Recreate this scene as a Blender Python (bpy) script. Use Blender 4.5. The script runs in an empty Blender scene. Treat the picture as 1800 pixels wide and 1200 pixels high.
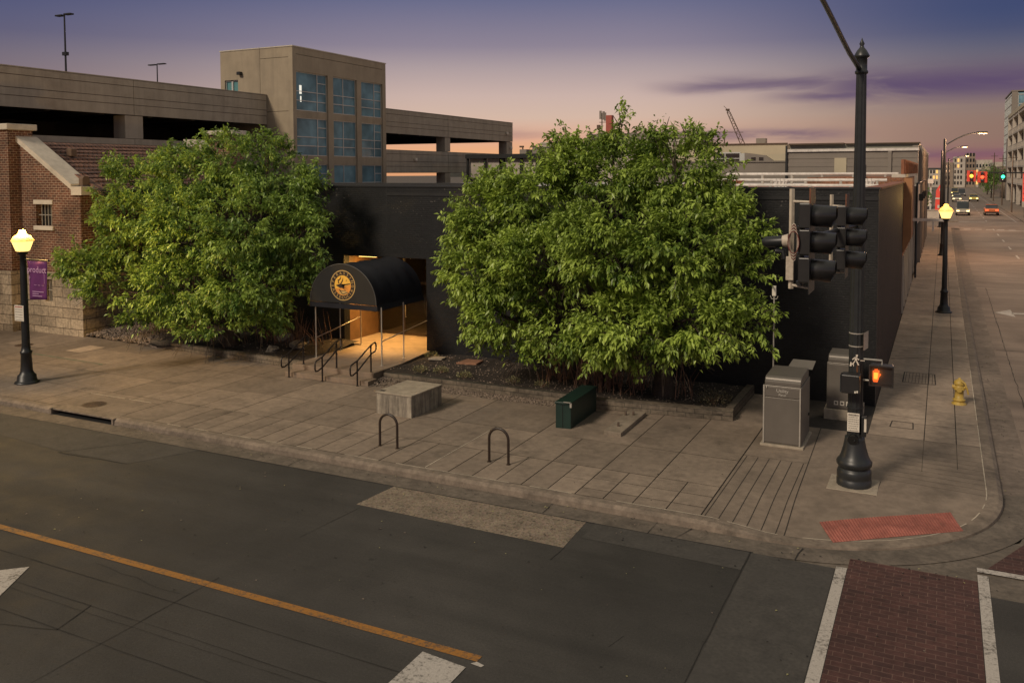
import bpy, math, random
import numpy as np
from mathutils import Vector, Matrix

rnd = random.Random(7)
nrs = np.random.RandomState(11)
S = bpy.context.scene
COL = S.collection
R = math.radians

# ------------------------------------------------------------------ camera
cam_d = bpy.data.cameras.new("camera")
cam = bpy.data.objects.new("camera", cam_d)
COL.objects.link(cam)
CAM_H = 7.0
yaw, pitch, roll = -0.458166, 0.0541528, 0.0029518
cy_, sy_, cp_, sp_ = math.cos(yaw), math.sin(yaw), math.cos(pitch), math.sin(pitch)
fw = Vector((sy_ * cp_, cy_ * cp_, -sp_))
rt = Vector((cy_, -sy_, 0))
dn = fw.cross(rt)
r2 = math.cos(roll) * rt + math.sin(roll) * dn
d2 = -math.sin(roll) * rt + math.cos(roll) * dn
cam.matrix_world = Matrix(((r2.x, -d2.x, -fw.x, 0), (r2.y, -d2.y, -fw.y, 0), (r2.z, -d2.z, -fw.z, CAM_H), (0, 0, 0, 1)))
cam_d.sensor_width = 36
cam_d.lens = 1535.8 / 1800 * 36
cam_d.shift_y = -(600 - 388) / 1800
cam_d.clip_end = 6000
S.camera = cam

# ------------------------------------------------------------------ world sky (dusk)
W = bpy.data.worlds.new("World")
S.world = W
W.use_nodes = True
wt = W.node_tree
wt.nodes.clear()
def wn(t, **k):
    n = wt.nodes.new(t)
    for a, b in k.items():
        setattr(n, a, b)
    return n
def wl(a, b): wt.links.new(a, b)
def wmath(op, a, b=None, c=None):
    n = wn("ShaderNodeMath", operation=op)
    for i, v in enumerate((a, b, c)):
        if v is None: continue
        if isinstance(v, (int, float)): n.inputs[i].default_value = v
        else: wl(v, n.inputs[i])
    return n.outputs[0]
tc = wn("ShaderNodeTexCoord")
sx = wn("ShaderNodeSeparateXYZ"); wl(tc.outputs["Generated"], sx.inputs[0])
elev = wmath("MULTIPLY", wmath("ARCSINE", sx.outputs[2]), 180 / math.pi)
azim = wmath("MULTIPLY", wmath("ARCTAN2", sx.outputs[0], sx.outputs[1]), 180 / math.pi)
ramp = wn("ShaderNodeValToRGB")
wl(wmath("DIVIDE", wmath("ADD", elev, 2.0), 62.0), ramp.inputs[0])
def srgb(r, g, b):
    f = lambda c: (c / 255 / 12.92) if c / 255 <= 0.04045 else ((c / 255 + 0.055) / 1.055) ** 2.4
    return (f(r), f(g), f(b), 1)
stops = [(-2, srgb(170, 120, 95)), (0.0, srgb(226, 162, 116)), (1.2, srgb(236, 174, 124)), (2.2, srgb(224, 171, 142)), (3.6, srgb(212, 183, 165)),
         (5.0, srgb(202, 177, 168)), (6.8, srgb(174, 157, 159)), (8.2, srgb(142, 132, 148)), (11.3, srgb(102, 106, 138)),
         (16, srgb(92, 100, 134)), (35, srgb(166, 162, 152)), (58, srgb(168, 164, 152))]  # last two stops: sky above the view, brightened as fill for shaded faces
cr = ramp.color_ramp
while len(cr.elements) > 1: cr.elements.remove(cr.elements[-1])
for i, (e, c) in enumerate(stops):
    el = cr.elements[0] if i == 0 else cr.elements.new((e + 2) / 62)
    el.position = (e + 2) / 62
    el.color = c
# the west/right part of the horizon is greyer, the middle is the glow
def wband(x, lo, hi, smooth=True):
    n = wn("ShaderNodeMapRange", interpolation_type="SMOOTHSTEP")
    wl(x, n.inputs[0]); n.inputs[1].default_value = lo; n.inputs[2].default_value = hi
    return n.outputs[0]
def wmix(f, a, b, t="MIX"):
    n = wn("ShaderNodeMix", data_type="RGBA", blend_type=t)
    for s, v in ((n.inputs[0], f), (n.inputs[6], a), (n.inputs[7], b)):
        if isinstance(v, tuple): s.default_value = v
        elif isinstance(v, (int, float)): s.default_value = v
        else: wl(v, s)
    return n.outputs[2]
right_dim = wmath("MULTIPLY", wband(azim, -20.0, 4.0), wmath("SUBTRACT", 1.0, wband(elev, 9.0, 16.0)))
right_dim = wmath("MULTIPLY", right_dim, wmath("SUBTRACT", 1.0, wband(azim, 20.0, 60.0)))
base_c = wmix(wmath("MULTIPLY", wmath("MULTIPLY", wband(azim, -24.0, -10.0), wmath("SUBTRACT", 1.0, wband(elev, 1.5, 5.0))), 0.8), ramp.outputs[0], srgb(206, 174, 156))
sky_c = wmix(right_dim, base_c, wmix(1.0, base_c, wmix(wband(elev, 4.0, 9.5), (0.42, 0.41, 0.43, 1), (0.24, 0.36, 0.58, 1)), "MULTIPLY"))
left_dim = wmath("SUBTRACT", 1.0, wband(azim, -62.0, -30.0))
left_dim = wmath("MULTIPLY", left_dim, wmath("SUBTRACT", 1.0, wband(elev, 12.0, 20.0)))
sky_c = wmix(left_dim, sky_c, wmix(1.0, sky_c, wmix(wband(elev, 5.0, 10.0), (0.38, 0.38, 0.47, 1), (0.42, 0.50, 0.68, 1)), "MULTIPLY"))
# stretched cloud streaks
cv = wn("ShaderNodeCombineXYZ")
wl(wmath("MULTIPLY", azim, 0.11), cv.inputs[0]); wl(wmath("MULTIPLY", elev, 0.62), cv.inputs[1])
nz = wn("ShaderNodeTexNoise"); nz.inputs["Scale"].default_value = 1.0; nz.inputs["Detail"].default_value = 6; nz.inputs["Roughness"].default_value = 0.55
nz.inputs["Distortion"].default_value = 0.6
wl(cv.outputs[0], nz.inputs["Vector"])
def streak(e0, sig, a0, a1, soft=4.0):
    g = wmath("POWER", math.e, wmath("MULTIPLY", wmath("POWER", wmath("DIVIDE", wmath("SUBTRACT", elev, e0), sig), 2.0), -1.0))
    m = wmath("MULTIPLY", wband(azim, a0 - soft, a0 + soft), wmath("SUBTRACT", 1.0, wband(azim, a1 - soft, a1 + soft)))
    return wmath("MULTIPLY", g, m)
drift = wmath("MULTIPLY", wmath("SUBTRACT", nz.outputs[0], 0.5), 1.2)
elev0 = elev
elev = wmath("ADD", elev, drift)
mask = wmath("MAXIMUM", streak(5.2, 1.0, -7.0, 40.0, 3.5), wmath("MULTIPLY", streak(5.55, 0.42, -16.0, -5.0, 3.0), 0.8))
mask = wmath("MAXIMUM", mask, wmath("MULTIPLY", streak(4.75, 0.4, -9.0, 1.0, 3.0), 0.9))
mask = wmath("MAXIMUM", mask, wmath("MULTIPLY", streak(2.35, 0.30, -20.0, -6.0, 3.0), 0.85))
mask = wmath("MAXIMUM", mask, wmath("MULTIPLY", streak(1.0, 0.32, -3.0, 40.0, 2.0), 0.7))
mask = wmath("MAXIMUM", mask, wmath("MULTIPLY", streak(2.6, 0.30, -36.0, -24.0, 3.0), 0.35))
mask = wmath("MULTIPLY", mask, wband(nz.outputs[0], 0.22, 0.52))
sky_c = wmix(wmath("MULTIPLY", mask, 0.9), sky_c, srgb(90, 73, 106))
pink = wmath("MULTIPLY", streak(0.7, 0.9, -2.0, 30.0, 3.0), 0.5)
sky_c = wmix(pink, sky_c, srgb(150, 92, 100))
bg = wn("ShaderNodeBackground"); bg.inputs[1].default_value = 1.0
wl(sky_c, bg.inputs[0])
wo = wn("ShaderNodeOutputWorld"); wl(bg.outputs[0], wo.inputs[0])

# ------------------------------------------------------------------ one soft low sun, behind the camera and to the left
sun_d = bpy.data.lights.new("sun", "SUN")
sun_d.energy = 2.4
sun_d.angle = R(11)
sun_d.color = (1.0, 0.835, 0.65)
sun = bpy.data.objects.new("sun", sun_d)
COL.objects.link(sun)
sun_from = Vector((-0.30, -0.80, 0.62)).normalized()
sun.rotation_euler = (-sun_from).to_track_quat("-Z", "Y").to_euler()

vs = S.view_settings
vs.view_transform = "Standard"; vs.look = "None"; vs.gamma = 1; vs.exposure = 0
S.cycles.max_bounces = 5
S.cycles.sample_clamp_indirect = 4
S.cycles.use_denoising = True

# ================================================================== helpers
OFF = {}
def tag(o, label=None, cat=None, group=None, kind=None):
    if label: o["label"] = label
    if cat: o["category"] = cat
    if group: o["group"] = group
    if kind: o["kind"] = kind
    return o
def thing(name, loc, label, cat, group=None):
    o = bpy.data.objects.new(name, None)
    o.empty_display_size = 0.2
    o.location = loc
    COL.objects.link(o)
    OFF[o] = Vector(loc)
    return tag(o, label, cat, group)
def copy_tree(o, parent=None):
    c = o.copy()
    COL.objects.link(c)
    if parent: c.parent = parent
    for ch in list(o.children): copy_tree(ch, c)
    return c

class MB:
    def __init__(s): s.v = []; s.f = []; s.m = []; s.sm = []
    def add(s, vs_, fs_, mi=0, smooth=False):
        b = len(s.v); s.v += [tuple(p) for p in vs_]
        for f in fs_:
            s.f.append(tuple(i + b for i in f)); s.m.append(mi); s.sm.append(smooth)
        return s
    def box(s, x0, x1, y0, y1, z0, z1, mi=0):
        v = [(x0, y0, z0), (x1, y0, z0), (x1, y1, z0), (x0, y1, z0), (x0, y0, z1), (x1, y0, z1), (x1, y1, z1), (x0, y1, z1)]
        return s.add(v, [(0, 3, 2, 1), (4, 5, 6, 7), (0, 1, 5, 4), (1, 2, 6, 5), (2, 3, 7, 6), (3, 0, 4, 7)], mi)
    def cbox(s, c, d, mi=0, rot=None):      # centred box, chamfered, optional rotation matrix
        x, y, z = d[0] / 2, d[1] / 2, d[2] / 2
        v = [(-x, -y, -z), (x, -y, -z), (x, y, -z), (-x, y, -z), (-x, -y, z), (x, -y, z), (x, y, z), (-x, y, z)]
        v = [(rot @ Vector(p) if rot else Vector(p)) + Vector(c) for p in v]
        return s.add(v, [(0, 3, 2, 1), (4, 5, 6, 7), (0, 1, 5, 4), (1, 2, 6, 5), (2, 3, 7, 6), (3, 0, 4, 7)], mi)
    def quad(s, a, b, c, d, mi=0): return s.add([a, b, c, d], [(0, 1, 2, 3)], mi)
    def sheet(s, x0, x1, y0, y1, z, mi=0): return s.quad((x0, y0, z), (x1, y0, z), (x1, y1, z), (x0, y1, z), mi)
    def prism(s, poly, z0, z1, mi=0):       # poly of (x,y), counter-clockwise
        n = len(poly)
        v = [(x, y, z0) for x, y in poly] + [(x, y, z1) for x, y in poly]
        f = [tuple(range(n - 1, -1, -1)), tuple(range(n, 2 * n))] + [(i, (i + 1) % n, n + (i + 1) % n, n + i) for i in range(n)]
        return s.add(v, f, mi)
    def prof_y(s, poly, y0, y1, mi=0):      # poly of (x,z) extruded along y
        n = len(poly)
        v = [(x, y0, z) for x, z in poly] + [(x, y1, z) for x, z in poly]
        f = [tuple(range(n)), tuple(range(2 * n - 1, n - 1, -1))] + [(i, n + i, n + (i + 1) % n, (i + 1) % n) for i in range(n)]
        return s.add(v, f, mi)
    def prof_x(s, poly, x0, x1, mi=0):      # poly of (y,z) extruded along x
        n = len(poly)
        v = [(x0, y, z) for y, z in poly] + [(x1, y, z) for y, z in poly]
        f = [tuple(range(n - 1, -1, -1)), tuple(range(n, 2 * n))] + [(i, (i + 1) % n, n + (i + 1) % n, n + i) for i in range(n)]
        return s.add(v, f, mi)
    def tube(s, path, r, n=8, mi=0, cap=True, smooth=True, ref=None):
        P = [Vector(p) for p in path]
        rr = r if isinstance(r, (list, tuple)) else [r] * len(P)
        vs_, fs_ = [], []
        up = None
        for i, p in enumerate(P):
            t = (P[min(i + 1, len(P) - 1)] - P[max(i - 1, 0)]).normalized()
            if up is None:
                up = Vector(ref) if ref else (Vector((0, 0, 1)) if abs(t.z) < 0.9 else Vector((1, 0, 0)))
            a = t.cross(up)
            if a.length < 1e-5: a = t.cross(Vector((0.3, 1, 0.2)))
            a.normalize(); b = a.cross(t).normalized(); up = b
            for k in range(n):
                an = 2 * math.pi * k / n
                vs_.append(p + (a * math.cos(an) + b * math.sin(an)) * rr[i])
        for i in range(len(P) - 1):
            for k in range(n):
                fs_.append((i * n + k, i * n + (k + 1) % n, (i + 1) * n + (k + 1) % n, (i + 1) * n + k))
        s.add(vs_, fs_, mi, smooth)
        if cap:
            s.add(vs_[:n], [tuple(range(n - 1, -1, -1))], mi); s.add(vs_[-n:], [tuple(range(n))], mi)
        return s
    def lathe(s, c, prof, n=24, mi=0, smooth=True, flute=0.0):
        vs_, fs_ = [], []
        for r, z in prof:
            for k in range(n):
                an = 2 * math.pi * (k + 0.5) / n
                q = r * (1 - flute * (k % 2))
                vs_.append((c[0] + q * math.cos(an), c[1] + q * math.sin(an), c[2] + z))
        for i in range(len(prof) - 1):
            for k in range(n):
                fs_.append((i * n + k, i * n + (k + 1) % n, (i + 1) * n + (k + 1) % n, (i + 1) * n + k))
        s.add(vs_, fs_, mi, smooth)
        s.add(vs_[:n], [tuple(range(n - 1, -1, -1))], mi); s.add(vs_[-n:], [tuple(range(n))], mi)
        return s
    def build(s, name, mats, parent=None, bevel=0, attr=None):
        me = bpy.data.meshes.new(name)
        if parent is not None: off = OFF[parent]
        else:
            a = np.array(s.v); lo, hi = a.min(0), a.max(0)
            off = Vector(((lo[0] + hi[0]) / 2, (lo[1] + hi[1]) / 2, lo[2]))
        me.from_pydata([(x - off.x, y - off.y, z - off.z) for x, y, z in s.v], [], s.f)
        mats = mats if isinstance(mats, (list, tuple)) else [mats]
        for m in mats: me.materials.append(m)
        me.polygons.foreach_set("material_index", s.m)
        me.polygons.foreach_set("use_smooth", s.sm)
        me.update()
        o = bpy.data.objects.new(name, me)
        COL.objects.link(o)
        OFF[o] = off
        if parent is not None: o.parent = parent
        else: o.location = off
        if attr is not None:
            ca = me.color_attributes.new("tone", "FLOAT_COLOR", "CORNER")
            vals = np.repeat(np.array([attr[i] for i in range(len(s.f))]), [len(f) for f in s.f])
            buf = np.ones((len(vals), 4), np.float32); buf[:, :3] = vals[:, None]
            ca.data.foreach_set("color", buf.ravel())
        if bevel:
            b = o.modifiers.new("bevel", "BEVEL"); b.width = bevel; b.segments = 2; b.limit_method = "ANGLE"; b.angle_limit = R(40)
        return o

def text_mb(mb, body, size, place, mi=0, extrude=0.002):
    """put lettering into mb; place maps (x,y,z) text coords to world"""
    cu = bpy.data.curves.new("txt", "FONT"); cu.body = body; cu.size = size; cu.extrude = extrude
    cu.align_x = "CENTER"; cu.align_y = "CENTER"; cu.resolution_u = 2
    ob = bpy.data.objects.new("txt", cu)
    me = bpy.data.meshes.new_from_object(ob)
    mb.add([place(v.co.x, v.co.y, v.co.z) for v in me.vertices], [tuple(p.vertices) for p in me.polygons], mi)
    bpy.data.objects.remove(ob); bpy.data.meshes.remove(me); bpy.data.curves.remove(cu)

# ------------------------------------------------------------------ materials
class NT:
    def __init__(s, name):
        s.m = bpy.data.materials.new(name); s.m.use_nodes = True
        s.t = s.m.node_tree; s.b = s.t.nodes["Principled BSDF"]
    def n(s, t, **k):
        x = s.t.nodes.new(t)
        for a, b in k.items(): setattr(x, a, b)
        return x
    def l(s, a, b): s.t.links.new(a, b)
    def setv(s, sock, v):
        if isinstance(v, (int, float, tuple)): sock.default_value = v
        else: s.l(v, sock)
    def noise(s, scale, vec=None, detail=5, rough=0.6, dist=0.0):
        x = s.n("ShaderNodeTexNoise"); x.inputs["Scale"].default_value = scale; x.inputs["Detail"].default_value = detail
        x.inputs["Roughness"].default_value = rough; x.inputs["Distortion"].default_value = dist
        if vec is not None: s.l(vec, x.inputs["Vector"])
        return x.outputs[0]
    def rng(s, x, a, b, c=0.0, d=1.0):
        k = s.n("ShaderNodeMapRange"); s.l(x, k.inputs[0])
        for i, v in enumerate((a, b, c, d)): k.inputs[i + 1].default_value = v
        return k.outputs[0]
    def mix(s, f, a, b, t="MIX"):
        k = s.n("ShaderNodeMix", data_type="RGBA", blend_type=t)
        s.setv(k.inputs[0], f); s.setv(k.inputs[6], a); s.setv(k.inputs[7], b)
        return k.outputs[2]
    def math(s, op, a, b=0.0):
        k = s.n("ShaderNodeMath", operation=op); s.setv(k.inputs[0], a); s.setv(k.inputs[1], b); return k.outputs[0]
    def pos(s):
        return s.n("ShaderNodeTexCoord").outputs["Object"]
    def wall_uv(s):      # (x+y, z)
        x = s.n("ShaderNodeSeparateXYZ"); s.l(s.pos(), x.inputs[0])
        c = s.n("ShaderNodeCombineXYZ"); s.l(s.math("ADD", x.outputs[0], x.outputs[1]), c.inputs[0]); s.l(x.outputs[2], c.inputs[1])
        return c.outputs[0]
    def bump(s, h, strength=0.3, dist=0.01):
        k = s.n("ShaderNodeBump"); k.inputs["Strength"].default_value = strength; k.inputs["Distance"].default_value = dist
        s.l(h, k.inputs["Height"]); s.l(k.outputs[0], s.b.inputs["Normal"])
def c4(c): return tuple(c) + (1.0,) if len(c) == 3 else tuple(c)
def plain(name, c, rough=0.6, metal=0.0, var=0.25, scale=6.0, bump=0.15, spec=0.5, tone=False, dirt=None):
    k = NT(name); c = c4(c)
    p = k.pos()
    n1 = k.noise(scale, p, 6, 0.65); n2 = k.noise(scale * 0.17, p, 3)
    f = k.math("MULTIPLY", k.rng(n1, 0.3, 0.7, 1 - var, 1 + var), k.rng(n2, 0.3, 0.7, 1 - var * 0.8, 1 + var * 0.8))
    col = k.mix(1.0, c, f, "MULTIPLY") if var else c
    if dirt:
        col = k.mix(k.rng(k.noise(dirt[1], p, 6, 0.7), 0.52, 0.72, 0, dirt[2]), col, c4(dirt[0]))
    if tone:
        a = k.n("ShaderNodeAttribute", attribute_name="tone"); col = k.mix(1.0, col, a.outputs["Color"], "MULTIPLY")
    k.setv(k.b.inputs["Base Color"], col)
    k.b.inputs["Roughness"].default_value = rough; k.b.inputs["Metallic"].default_value = metal
    k.b.inputs["Specular IOR Level"].default_value = spec
    if bump: k.bump(k.noise(scale * 6, p, 4), bump, 0.004)
    return k.m
def emit(name, c, s, base=(0.02, 0.02, 0.02)):
    k = NT(name); k.b.inputs["Base Color"].default_value = c4(base)
    k.b.inputs["Emission Color"].default_value = c4(c); k.b.inputs["Emission Strength"].default_value = s
    return k.m
def brickmat(name, c1, c2, mortar, bw, bh, ms, rough=0.75, bump=0.6, bdist=0.008, flat=False, var=0.3, spec=0.3, offset=0.5, bias=0.0):
    k = NT(name)
    uv = k.pos() if flat else k.wall_uv()
    b = k.n("ShaderNodeTexBrick"); k.l(uv, b.inputs["Vector"]); b.offset = offset
    b.inputs["Color1"].default_value = c4(c1); b.inputs["Color2"].default_value = c4(c2); b.inputs["Mortar"].default_value = c4(mortar)
    b.inputs["Scale"].default_value = 1.0; b.inputs["Mortar Size"].default_value = ms; b.inputs["Brick Width"].default_value = bw
    b.inputs["Row Height"].default_value = bh; b.inputs["Bias"].default_value = bias; b.inputs["Mortar Smooth"].default_value = 0.2
    p = k.pos()
    f = k.math("MULTIPLY", k.rng(k.noise(9, p), 0.3, 0.7, 1 - var, 1 + var), k.rng(k.noise(0.7, p, 4), 0.3, 0.7, 1 - var, 1 + var))
    k.setv(k.b.inputs["Base Color"], k.mix(1.0, b.outputs["Color"], f, "MULTIPLY"))
    k.b.inputs["Roughness"].default_value = rough; k.b.inputs["Specular IOR Level"].default_value = spec
    h = k.math("ADD", k.math("MULTIPLY", b.outputs["Fac"], -1.0), k.math("MULTIPLY", k.noise(22, p, 5, 0.7), 0.5))
    k.bump(h, bump, bdist)
    return k.m

def asphalt(name, c, var=0.3, speck=0.35):
    k = NT(name); p = k.pos()
    big = k.noise(0.16, p, 5, 0.6, 0.8); mid = k.noise(1.3, p, 5, 0.6); fine = k.noise(70, p, 3, 0.7)
    st = k.n("ShaderNodeMapping"); st.inputs["Scale"].default_value = (0.05, 0.9, 1); k.l(p, st.inputs["Vector"])
    lane = k.noise(1.0, st.outputs[0], 4, 0.6)
    f = k.math("MULTIPLY", k.rng(big, 0.3, 0.7, 1 - var, 1 + var), k.rng(fine, 0.25, 0.75, 1 - speck, 1 + speck))
    f = k.math("MULTIPLY", f, k.rng(mid, 0.3, 0.7, 0.9, 1.1)); f = k.math("MULTIPLY", f, k.rng(lane, 0.3, 0.7, 0.8, 1.2))
    col = k.mix(1.0, c4(c), f, "MULTIPLY")
    coarse = k.noise(24, p, 4, 0.75); col = k.mix(1.0, col, k.rng(coarse, 0.3, 0.7, 0.78, 1.25), "MULTIPLY")
    st2 = k.n("ShaderNodeMapping"); st2.inputs["Scale"].default_value = (0.35, 1.5, 1); st2.inputs["Location"].default_value = (3.1, 7.7, 0); k.l(p, st2.inputs["Vector"])
    col = k.mix(k.math("MULTIPLY", k.rng(k.noise(0.8, st2.outputs[0], 5, 0.65), 0.54, 0.74), 0.45), col, (0.026, 0.023, 0.02, 1))
    col = k.mix(k.math("MULTIPLY", k.rng(k.noise(5.5, p, 2, 0.5), 0.70, 0.76), 0.6), col, (0.02, 0.018, 0.016, 1))
    v = k.n("ShaderNodeTexVoronoi"); v.inputs["Scale"].default_value = 90; k.l(p, v.inputs["Vector"])
    col = k.mix(k.rng(v.outputs["Distance"], 0.0, 0.22, 0.35, 0.0), col, (0.20, 0.17, 0.13, 1))
    k.setv(k.b.inputs["Base Color"], col)
    k.setv(k.b.inputs["Roughness"], k.rng(mid, 0.3, 0.7, 0.68, 0.85))
    k.b.inputs["Specular IOR Level"].default_value = 0.35
    k.bump(fine, 0.35, 0.006)
    return k.m

def worn(name, c, under, amt=0.5):
    """road paint worn through to the asphalt in scattered flecks"""
    k = NT(name); p = k.pos()
    n1 = k.noise(14, p, 8, 0.75); n2 = k.noise(1.1, p, 3)
    w = k.rng(k.math("ADD", n1, k.math("MULTIPLY", n2, 0.5)), 0.82 - amt * 0.25, 0.98 - amt * 0.2)
    col = k.mix(w, k.mix(1.0, c4(c), k.rng(k.noise(40, p), 0.3, 0.7, 0.8, 1.15), "MULTIPLY"), c4(under))
    k.setv(k.b.inputs["Base Color"], col); k.b.inputs["Roughness"].default_value = 0.7
    return k.m

M = {}
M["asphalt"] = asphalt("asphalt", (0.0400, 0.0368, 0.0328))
M["asphalt_side_lit"] = asphalt("asphalt_side_lit", (0.185, 0.142, 0.112))  # street glow on the road put into a paler, warmer asphalt colour
M["earth"] = plain("earth", (0.10, 0.08, 0.06), 0.9)
M["gutter"] = plain("gutter_concrete", (0.112, 0.091, 0.071), 0.85, var=0.3, scale=9, dirt=((0.05, 0.04, 0.03), 1.6, 0.7))
M["panel_concrete"] = plain("road_concrete", (0.0465, 0.0420, 0.0365), 0.85, var=0.25, scale=14, dirt=((0.05, 0.045, 0.04), 0.8, 0.7))
def aggregate():
    k = NT("aggregate"); p = k.pos()
    v = k.n("ShaderNodeTexVoronoi"); v.inputs["Scale"].default_value = 26; k.l(p, v.inputs["Vector"])
    hs = k.n("ShaderNodeHueSaturation"); k.l(v.outputs["Color"], hs.inputs["Color"]); hs.inputs["Saturation"].default_value = 0.12
    col = k.mix(1.0, k.mix(0.8, (0.185, 0.145, 0.105, 1), hs.outputs[0], "MULTIPLY"), k.rng(k.noise(2, p), 0.3, 0.7, 0.8, 1.5), "MULTIPLY")
    k.setv(k.b.inputs["Base Color"], col); k.b.inputs["Roughness"].default_value = 0.9
    k.bump(v.outputs["Distance"], 0.6, 0.01)
    return k.m
M["aggregate"] = aggregate()
M["slab"] = plain("sidewalk_slab", (0.200, 0.156, 0.118), 0.85, var=0.20, scale=5, bump=0.25, tone=True, dirt=((0.085, 0.066, 0.05), 0.9, 0.75))
M["walk"] = plain("sidewalk_concrete", (0.190, 0.148, 0.112), 0.85, var=0.20, scale=4, bump=0.25, dirt=((0.09, 0.07, 0.052), 0.9, 0.7))
M["kerb"] = plain("kerb_concrete", (0.170, 0.134, 0.102), 0.85, var=0.3, scale=7, bump=0.4, dirt=((0.07, 0.055, 0.042), 2.2, 0.8))
M["joint"] = plain("joint_dirt", (0.030, 0.024, 0.019), 0.95, var=0.3)
M["crack"] = plain("crack_dark", (0.018, 0.016, 0.014), 0.95, var=0.2)
M["seal"] = plain("joint_sealant", (0.42, 0.36, 0.28), 0.8, var=0.3)
M["yellow"] = worn("yellow_paint", (0.29, 0.125, 0.018), (0.05, 0.045, 0.04), 0.35)
M["white"] = worn("white_paint", (0.40, 0.365, 0.325), (0.07, 0.062, 0.052), 0.3)
M["xbrick"] = brickmat("crosswalk_brick", (0.074, 0.033, 0.028), (0.050, 0.024, 0.0215), (0.125, 0.076, 0.060), 0.27, 0.135, 0.006, flat=True, bump=0.3, var=0.25)
M["tactile"] = plain("tactile_red", (0.25, 0.068, 0.050), 0.7, var=0.25, dirt=((0.14, 0.08, 0.06), 2.5, 0.6))
# buildings
M["black_brick"] = brickmat("black_brick", (0.0088, 0.0090, 0.0096), (0.0066, 0.0068, 0.0073), (0.0058, 0.006, 0.0065), 0.21, 0.075, 0.006, rough=0.52, bump=1.0, bdist=0.012, spec=0.45, var=0.35)
M["black_stucco"] = plain("black_render", (0.0105, 0.0105, 0.0108), 0.5, var=0.3, scale=3, bump=0.6, spec=0.5)
M["red_brick"] = brickmat("red_brick", (0.135, 0.052, 0.028), (0.066, 0.028, 0.018), (0.27, 0.205, 0.145), 0.28, 0.104, 0.013, var=0.35)
def stone_mat():
    m = brickmat("rough_limestone", (0.36, 0.295, 0.215), (0.25, 0.203, 0.148), (0.075, 0.058, 0.043), 0.95, 0.44, 0.012, bump=1.0, bdist=0.05, var=0.35)
    return m
M["stone"] = stone_mat()
M["lime"] = plain("pale_limestone", (0.47, 0.42, 0.345), 0.8, var=0.15, scale=3, bump=0.3)
M["garage"] = plain("precast_concrete", (0.355, 0.31, 0.24), 0.85, var=0.10, scale=1.3, bump=0.25, dirt=((0.20, 0.155, 0.115), 0.35, 0.6))
M["tower"] = plain("tower_precast", (0.31, 0.255, 0.180), 0.85, var=0.10, scale=1.1, bump=0.25, dirt=((0.24, 0.19, 0.13), 0.4, 0.6))
def stained(m, amt):
    t_ = m.node_tree; b = t_.nodes["Principled BSDF"]; k = NT.__new__(NT); k.m, k.t, k.b = m, t_, b
    src = b.inputs["Base Color"].links[0].from_socket
    mp = k.n("ShaderNodeMapping"); mp.inputs["Scale"].default_value = (1.6, 1.6, .13); k.l(k.pos(), mp.inputs["Vector"])
    f = k.rng(k.noise(1.0, mp.outputs[0], 6, .7), .45, .70, 0, amt)
    k.setv(b.inputs["Base Color"], k.mix(f, src, (.10, .083, .064, 1)))
stained(M["garage"], .26); stained(M["tower"], .26)
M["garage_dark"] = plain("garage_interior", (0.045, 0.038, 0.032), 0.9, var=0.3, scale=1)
M["groove"] = plain("panel_groove", (0.11, 0.085, 0.062), 0.9, var=0.1)
def glass(name, c, rough=0.06, spec=0.9):
    k = NT(name); p = k.pos()
    f = k.math("MULTIPLY", k.rng(k.noise(0.35, p, 2), 0.3, 0.7, 0.6, 1.4), k.rng(k.noise(1.7, p, 1), 0.3, 0.7, 0.85, 1.15))
    k.setv(k.b.inputs["Base Color"], k.mix(1.0, c4(c), f, "MULTIPLY"))
    k.b.inputs["Roughness"].default_value = rough; k.b.inputs["Specular IOR Level"].default_value = spec
    return k.m
M["tower_glass"] = glass("sky_reflection_glass", (0.125, 0.230, 0.280), 0.10, 0.25)  # reflected sky put into the base colour as uneven blue
M["dark_glass"] = glass("dark_glass", (0.02, 0.022, 0.025))
M["alu"] = plain("pale_aluminium", (0.50, 0.50, 0.47), 0.45, 0.3, var=0.05, bump=0)
M["roof_white"] = plain("white_membrane", (0.62, 0.58, 0.54), 0.7, var=0.2, scale=1.5, dirt=((0.36, 0.32, 0.28), 0.8, 0.7))
M["pipe_white"] = plain("white_pipe", (0.60, 0.55, 0.50), 0.6, var=0.2)
M["rust"] = plain("rusty_metal", (0.24, 0.085, 0.036), 0.6, var=0.4, scale=3)
M["siding"] = plain("grey_metal_siding", (0.205, 0.175, 0.145), 0.6, var=0.08, scale=1.0)
M["cream"] = plain("cream_wall", (0.46, 0.40, 0.28), 0.8, var=0.08, scale=0.6)
M["pale"] = plain("pale_wall", (0.42, 0.37, 0.31), 0.8, var=0.15, scale=0.8)
M["tan"] = plain("tan_wall", (0.25, 0.19, 0.14), 0.85, var=0.15, scale=0.8)
M["brown"] = plain("brown_wall", (0.10, 0.066, 0.045), 0.85, var=0.2, scale=0.8)
M["orange_wall"] = plain("orange_painted_wall", (0.33, 0.155, 0.065), 0.7, var=0.15, scale=2)
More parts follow.
